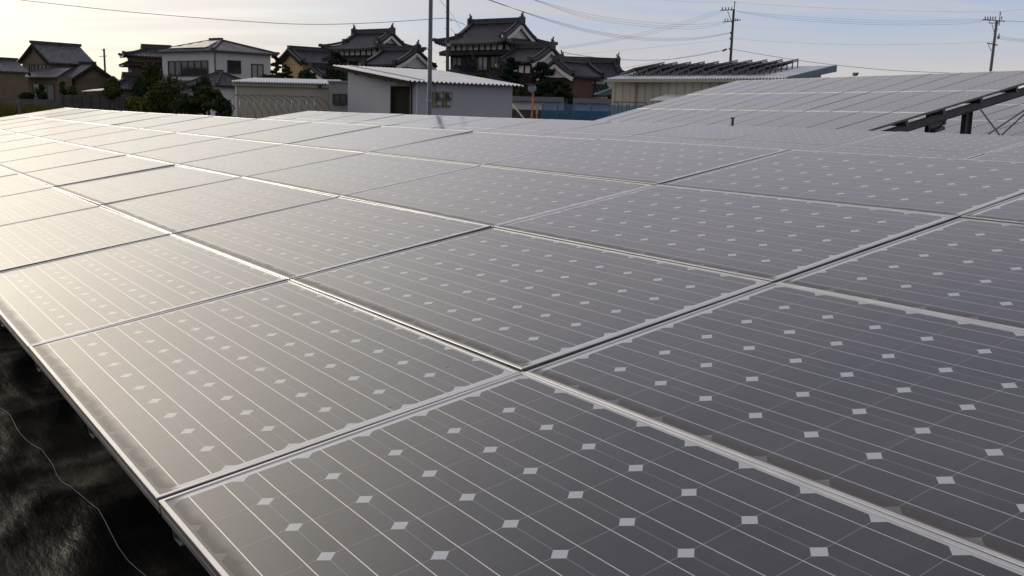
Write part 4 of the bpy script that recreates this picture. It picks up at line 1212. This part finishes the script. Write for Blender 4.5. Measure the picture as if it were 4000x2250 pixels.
# guy wire with its pale guard beside the shed
a = at(1985, 385, 38); b = at(2052, 470, 36); d = b - a; f = a + d * ((GZ - 0.02 - a.z) / d.z)
e = thing('guy_wire', f, 'slanting guy wire with a pale guard tube beside the white shed', 'guy wire')
m = MB(); m.tube([a + d * 0.18 - f, Vector((0, 0, 0))], 0.028, n=8); m.build('guard_tube', WOODS, e)
top = at(1760, 110, 58); m = MB(); m.tube([a + d * 0.18 - f, top - f], 0.008, n=5); m.build('cable', WIREM, e)
# lamp-like sensor on the top edge of the raised array
s = T3 @ Vector((-7.1 * LU3, 3 * LV3 + 0.05, 0)); s = at(3340, 293, 27.2)
e = thing('light_sensor', s - Vector((0, 0, 0.08)), 'small dark sensor on a bracket at the top edge of the raised array', 'sensor')
m = MB(); m.tube([(0, 0, -0.15), (0, 0, 0.06)], 0.018); m.build('bracket', DSTEEL, e)
m = MB(); m.box((-0.05, -0.04, 0.06), (0.05, 0.05, 0.14)); m.tube([(0.05, 0, 0.11), (0.09, 0, 0.12)], 0.03, n=8); m.build('housing', DSTEEL, e)

# hoop frame of an unused plastic tunnel
A0 = at(925, 420, 33.5); A1 = at(1240, 425, 33.0)
ax = (A1 - A0); ax.z = 0; ln = ax.length; ax.normalize(); pr = Vector((-ax.y, ax.x, 0))
e = thing('hoop_frame', Vector((A0.x, A0.y, GZ)), 'bare thin hoop frame of a garden tunnel before the cream store', 'hoop frame', mat=Matrix(((ax.x, pr.x, 0, A0.x), (ax.y, pr.y, 0, A0.y), (0, 0, 1, GZ), (0, 0, 0, 1))))
nh = 12; hw = 0.9; zt = at(1000, 373, 33.3).z - GZ
def hoop(x, f): return (x + 0.45 * f, -hw * math.cos(math.pi * f), 0.0) if False else (x, -hw * math.cos(math.pi * f), 0.75 + (zt - 0.75) * math.sin(math.pi * f) if 0 < f < 1 else 0.75)
for i in range(nh):
    x = ln * i / (nh - 1)
    m = MB(); pts = [(x + 0.30, -hw, 0)] + [(x + 0.30 * math.cos(math.pi * k / 12) ** 2, -hw * math.cos(math.pi * k / 12), 0.75 + (zt - 0.75) * math.sin(math.pi * k / 12)) for k in range(13)] + [(x + 0.30, hw, 0)]
    m.tube(pts, 0.009, n=5); m.build('hoop', DSTEEL, e)
for y, z in ((0, zt), (-hw, 0.8), (hw, 0.8)):
    m = MB(); m.tube([(-0.1, y, z + 0.01), (ln, y, z + 0.01)], 0.008, n=5); m.build('purlin', DSTEEL, e)
m = MB(); m.tube([(ln, -hw, 0.4), (ln, hw, 0.4)], 0.01, n=5); m.tube([(ln + 0.05, hw, 0), (ln + 0.05, hw, 0.95)], 0.02, n=6); m.build('end_bar', WOODS, e)

# walls before the left houses
B = Bld('block_wall', 'low grey block wall along the field before the left houses', 'wall', 120, 78, 6)
x0 = B.on(-60, 400, 'y', 0).x; x1 = B.on(241, 400, 'y', 0).x; zt = B.on(120, 390, 'y', 0).z
block(B.o, x0, x1, 0, 0.15, 0, zt, GREYW); m = MB(); m.box((x0, -0.03, zt + 0.003), (x1, 0.18, zt + 0.06)); m.build('coping', GREYW, B.o)
B = Bld('board_fence', 'dark board fence between the tan house and the shrubs', 'fence', 240, 76, 4)
x0 = B.on(242, 400, 'y', 0).x; x1 = B.on(640, 400, 'y', 0).x; zt = B.on(400, 374, 'y', 0).z
block(B.o, x0, x1, 0, 0.08, 0, zt, DARKW, 'boards')
for k in range(12):
    m = MB(); x = x0 + (x1 - x0) * k / 11; m.box((x - 0.06, -0.08, 0), (x + 0.06, -0.003, zt + 0.05)); m.build('post', DARKW, B.o)
c = at(372, 352, 79); e = thing('lean_to_shelter', Vector((c.x, c.y, GZ)), 'small lean-to shelter with a pale sloping roof by the round shrub', 'shelter')
h = c.z - GZ
m = MB(); m.sheet([[RIGHT * -0.8 - FWD * 0.6 + Vector((0, 0, h - 0.1)), RIGHT * 0.9 - FWD * 0.6 + Vector((0, 0, h + 0.02))], [RIGHT * -0.5 + FWD * 0.6 + Vector((0, 0, h + 0.05)), RIGHT * 0.9 + FWD * 0.6 + Vector((0, 0, h + 0.2))]], 0.05); m.build('roof', ROOFW, e)
for k in (-0.6, 0.75):
    m = MB(); q = RIGHT * k - FWD * 0.45; m.tube([q, q + Vector((0, 0, h - 0.1))], 0.05); m.build('post', TIMBER, e)


# ------------------------------------------------------------------ vegetation
def leaf_mat(name, c0, c1):
    mt, t, p = new_mat(name)
    co = t.node('ShaderNodeTexCoord').outputs['Object']
    t.put(p.inputs['Base Color'], t.mix(t.ramp(t.noise(co, 1.1, 4, 0.7), 0.32, 0.68), c0, c1))
    p.inputs['Roughness'].default_value = 0.9; p.inputs['Specular IOR Level'].default_value = 0.08
    return mt


LEAF_D = leaf_mat('dark_evergreen_leaf', (0.012, 0.022, 0.012), (0.030, 0.048, 0.018))
LEAF_M = leaf_mat('mid_green_leaf', (0.022, 0.032, 0.010), (0.068, 0.074, 0.020))
LEAF_Y = leaf_mat('yellow_green_leaf', (0.05, 0.06, 0.014), (0.12, 0.12, 0.03))
PINE = leaf_mat('pine_needle', (0.008, 0.018, 0.012), (0.022, 0.036, 0.018))
BARK = simple('bark', (0.05, 0.04, 0.032), 0.9, 0, 0.3, 3)


def crown_mesh(blobs, leaf, dens, rng):
    m = MB()
    for (c, r, fl) in blobs:
        c = Vector(c); n = int(dens * 3.4 * r * r)
        for _ in range(n):
            d = Vector((rng.gauss(0, 1), rng.gauss(0, 1), rng.gauss(0, 1))).normalized()
            rad = r * (0.55 + 0.5 * rng.random() ** 0.6) * (0.9 + 0.35 * noise.noise(d * 2.2 + c))
            q = c + Vector((d.x * rad, d.y * rad, d.z * rad * fl))
            a = Vector((rng.gauss(0, 1), rng.gauss(0, 1), rng.gauss(0, 1))).normalized()
            b = a.cross(d + Vector((0.01, 0.02, 0.03))).normalized(); s = leaf * 0.74 * rng.uniform(0.6, 1.4)
            a = (a - d * a.dot(d) * 0.5).normalized()
            m.face([q - a * s, q + b * s * 0.55, q + a * s, q - b * s * 0.55])
    return m


def plant(name, label, cat, px, pyt, wpx, hpx, dist, mat, kind='bush', group=None, leaf=0.16, dens=260, seed=0):
    """tree or shrub whose crown tops out at pixel (px, pyt) and spans wpx by hpx pixels"""
    rng = random.Random(seed + int(px)); k = dist / FPX
    top = at(px, pyt, dist); foot = Vector(top); foot.z = GZ - 0.03
    e = thing(name, foot, label, cat, group)
    H = top.z - foot.z; w = wpx * k / 2; h = min(hpx * k, H)
    blobs = []; limbs = MB()
    z0 = H - h
    if kind == 'bush':
        n = 9
        for i in range(n):
            a = rng.uniform(0, 6.28); rr = w * 0.62 * math.sqrt(rng.random()); zz = z0 + h * rng.uniform(0.15, 0.86)
            r = w * rng.uniform(0.40, 0.60)
            blobs.append(((rr * math.cos(a), rr * math.sin(a) * 0.8, min(zz, H - r * 0.75)), r, min(1.0, h / (2 * w) + 0.35)))
        blobs.append(((0, 0, z0 + h * 0.45), w * 0.6, min(1.0, h / w * 0.7)))
        blobs.append(((w * 0.1, 0, H - w * 0.34), w * 0.36, 0.9))
        limbs.tube([(0, 0, 0), (0.03, 0.02, z0 + h * 0.5)], 0.07 + 0.02 * H, 0.03)
        for i in range(5):
            b = blobs[i][0]; limbs.tube([(0, 0, max(0.1, z0 * 0.7)), (b[0] * 0.5, b[1] * 0.5, b[2] * 0.7), b], 0.045, 0.015, n=5)
    elif kind == 'pine':
        n = 11
        spine = [Vector((0, 0, 0)), Vector((0.12 * w, 0, H * 0.35)), Vector((-0.10 * w, 0, H * 0.65)), Vector((0.04 * w, 0, H * 0.95))]
        limbs.tube(spine, 0.05 + 0.025 * H, 0.04, n=7)
        for i in range(n):
            f = i / (n - 1); zz = z0 + h * (0.08 + 0.84 * f)
            a = i * 2.4 + rng.uniform(-0.4, 0.4); rr = w * (0.85 - 0.5 * f) * rng.uniform(0.5, 1.3)
            r = w * rng.uniform(0.36, 0.52) * (1.1 - 0.4 * f)
            c = Vector((rr * math.cos(a), rr * math.sin(a), zz)); blobs.append((c, r, 0.45))
            s = Vector((0, 0, max(0.2, zz - 0.25))); limbs.tube([s, (s + c) / 2 + Vector((0, 0, 0.05)), c], 0.05, 0.02, n=5)
        blobs.append((Vector((0.04 * w, 0, H - 0.25)), w * 0.26, 0.7))
    limbs.build('trunk', BARK, e)
    crown_mesh(blobs, leaf, dens, rng).build('crown', mat, e)
    return e


TG = 'trees and shrubs before the houses'
plant('pine_tree', 'tall dark pine with open top between the white house and yellow gable', 'tree', 1080, 214, 62, 110, 72, PINE, 'pine', TG, 0.15, 420, 1)
plant('pine_tree', 'broader dark pine just right of the open-topped pine', 'tree', 1122, 252, 50, 70, 70, PINE, 'pine', TG, 0.15, 420, 2)
plant('garden_tree', 'dark rounded tree above the right part of the cream store', 'tree', 1195, 275, 92, 70, 66, LEAF_D, 'bush', TG, 0.15, 260, 3)
plant('garden_tree', 'low dark tree showing just over the left half of the cream store roof', 'tree', 1060, 290, 130, 50, 64, LEAF_D, 'bush', TG, 0.15, 240, 4)
plant('pine_tree', 'dark pine before the left tiled house, close to the white shed roof', 'tree', 1320, 200, 100, 130, 68, PINE, 'pine', TG, 0.15, 400, 5)
plant('garden_tree', 'dark leafy tree beside the grey annex, under the shed roof end', 'tree', 1318, 262, 86, 80, 62, LEAF_D, 'bush', TG, 0.14, 260, 6)
plant('pine_tree', 'pine in front of the tall house, left of the stacked gables', 'tree', 1998, 224, 100, 96, 66, PINE, 'pine', TG, 0.15, 420, 7)
plant('pine_tree', 'large pine before the gables, directly above the traffic mirror', 'tree', 2122, 240, 140, 160, 60, PINE, 'pine', TG, 0.15, 420, 8)
plant('pine_tree', 'low spreading pine right of the traffic mirror', 'tree', 2195, 310, 120, 90, 58, PINE, 'pine', TG, 0.14, 420, 9)
plant('shrub', 'low dark shrub above the plaster wall by the white shed corner', 'shrub', 2030, 345, 70, 52, 52, LEAF_D, 'bush', TG, 0.11, 420, 10)
plant('shrub', 'round clipped shrub with pale top, right of the tan house', 'shrub', 438, 304, 104, 80, 74, LEAF_M, 'bush', TG, 0.14, 300, 11)
plant('shrub', 'dark shrub against the tan house window', 'shrub', 158, 328, 60, 62, 80, LEAF_D, 'bush', TG, 0.14, 260, 12)
plant('shrub', 'narrow dark shrub at the corner of the tan house', 'shrub', 248, 318, 40, 72, 80, LEAF_D, 'bush', TG, 0.14, 300, 13)
plant('shrub', 'leafy green shrub in front of the tan gabled block', 'shrub', 282, 336, 50, 52, 78, LEAF_M, 'bush', TG, 0.14, 280, 14)
plant('shrub', 'low dark hedge-like shrub at the foot of the far left house', 'shrub', 105, 358, 70, 30, 81, LEAF_D, 'bush', TG, 0.13, 260, 15)
plant('garden_tree', 'big loose brown-green tree before the white house', 'tree', 640, 304, 190, 170, 64, LEAF_M, 'bush', TG, 0.15, 250, 16)
plant('garden_tree', 'tall thin-topped tree at the left corner of the white house', 'tree', 600, 254, 100, 90, 76, LEAF_M, 'bush', TG, 0.15, 170, 17)
plant('garden_tree', 'dark tree before the porch of the white house', 'tree', 796, 296, 120, 140, 68, LEAF_D, 'bush', TG, 0.15, 250, 18)
plant('cloud_pruned_tree', 'layered bright-topped garden tree near the hoop frame', 'tree', 812, 338, 120, 76, 54, LEAF_M, 'pine', TG, 0.13, 520, 19)
plant('shrub', 'dark bush under the layered tree, next to the hoop frame', 'shrub', 866, 376, 100, 90, 48, LEAF_D, 'bush', TG, 0.12, 300, 20)
plant('shrub', 'yellow-green loose shrub at the edge of the field', 'shrub', 533, 378, 104, 70, 58, LEAF_Y, 'bush', TG, 0.13, 300, 21)
plant('shrub', 'dark shrub filling the gap under the big loose tree', 'shrub', 722, 366, 170, 100, 55, LEAF_D, 'bush', TG, 0.13, 280, 22)
plant('garden_tree', 'dark tree standing behind the board fence, right of the round shrub', 'tree', 548, 296, 100, 110, 78, LEAF_D, 'bush', TG, 0.15, 240, 23)
plant('shrub', 'small green shrub on the near side of the shed roof, below the big house', 'shrub', 1868, 284, 60, 36, 62, LEAF_M, 'bush', TG, 0.13, 300, 24)

# grass and tall weeds at the field's edge: past counting
mt = leaf_mat('field_grass_blade', (0.04, 0.05, 0.010), (0.17, 0.14, 0.035))
rng = random.Random(5); m = MB()
for _ in range(30000):
    tall = rng.random() < 0.62
    px = rng.uniform(-260, 760) if tall else rng.uniform(-250, 1150)
    d = rng.uniform(30.0, 40.0) if tall else 29 + 48 * rng.random() ** 1.3
    c = at(px, 430, d); x, y = c.x, c.y
    if -22.3 < x < 8 and -0.3 < y < 14: continue
    h = rng.uniform(0.55, 1.0) * (1.0 + 0.22 * noise.noise(Vector((x * 0.5, y * 0.5, 0)))) * (1.32 if px < 300 else 1.08) if tall else rng.uniform(0.15, 0.45)
    a = rng.uniform(0, 6.28); w = rng.uniform(0.02, 0.045)
    dx, dy = math.cos(a) * w, math.sin(a) * w; lx, ly = rng.gauss(0, 0.14), rng.gauss(0, 0.14)
    m.face([(x - dx, y - dy, GZ - 0.03), (x + dx, y + dy, GZ - 0.03), (x + lx + dx * 0.3, y + ly + dy * 0.3, GZ + h), (x + lx * 0.6 - dx * 0.9, y + ly * 0.6 - dy * 0.9, GZ + h * 0.6)])
tag(m.build('field_grass', mt), kind='stuff')

# a strand of twine lying on the black sheet
rng = random.Random(11)
def on_sheet(x, y): return Vector((x, y, sheet_z(x, y) + 0.006))
m = MB(); pts = [on_sheet(-3.0 + 0.1 * i, 0.05 + 0.006 * i + 0.012 * math.sin(i * 0.9)) for i in range(24)]
m.tube(pts, 0.0013, n=5); tag(m.build('twine', POLEC), 'thin strand of twine lying on the black sheet', 'twine')
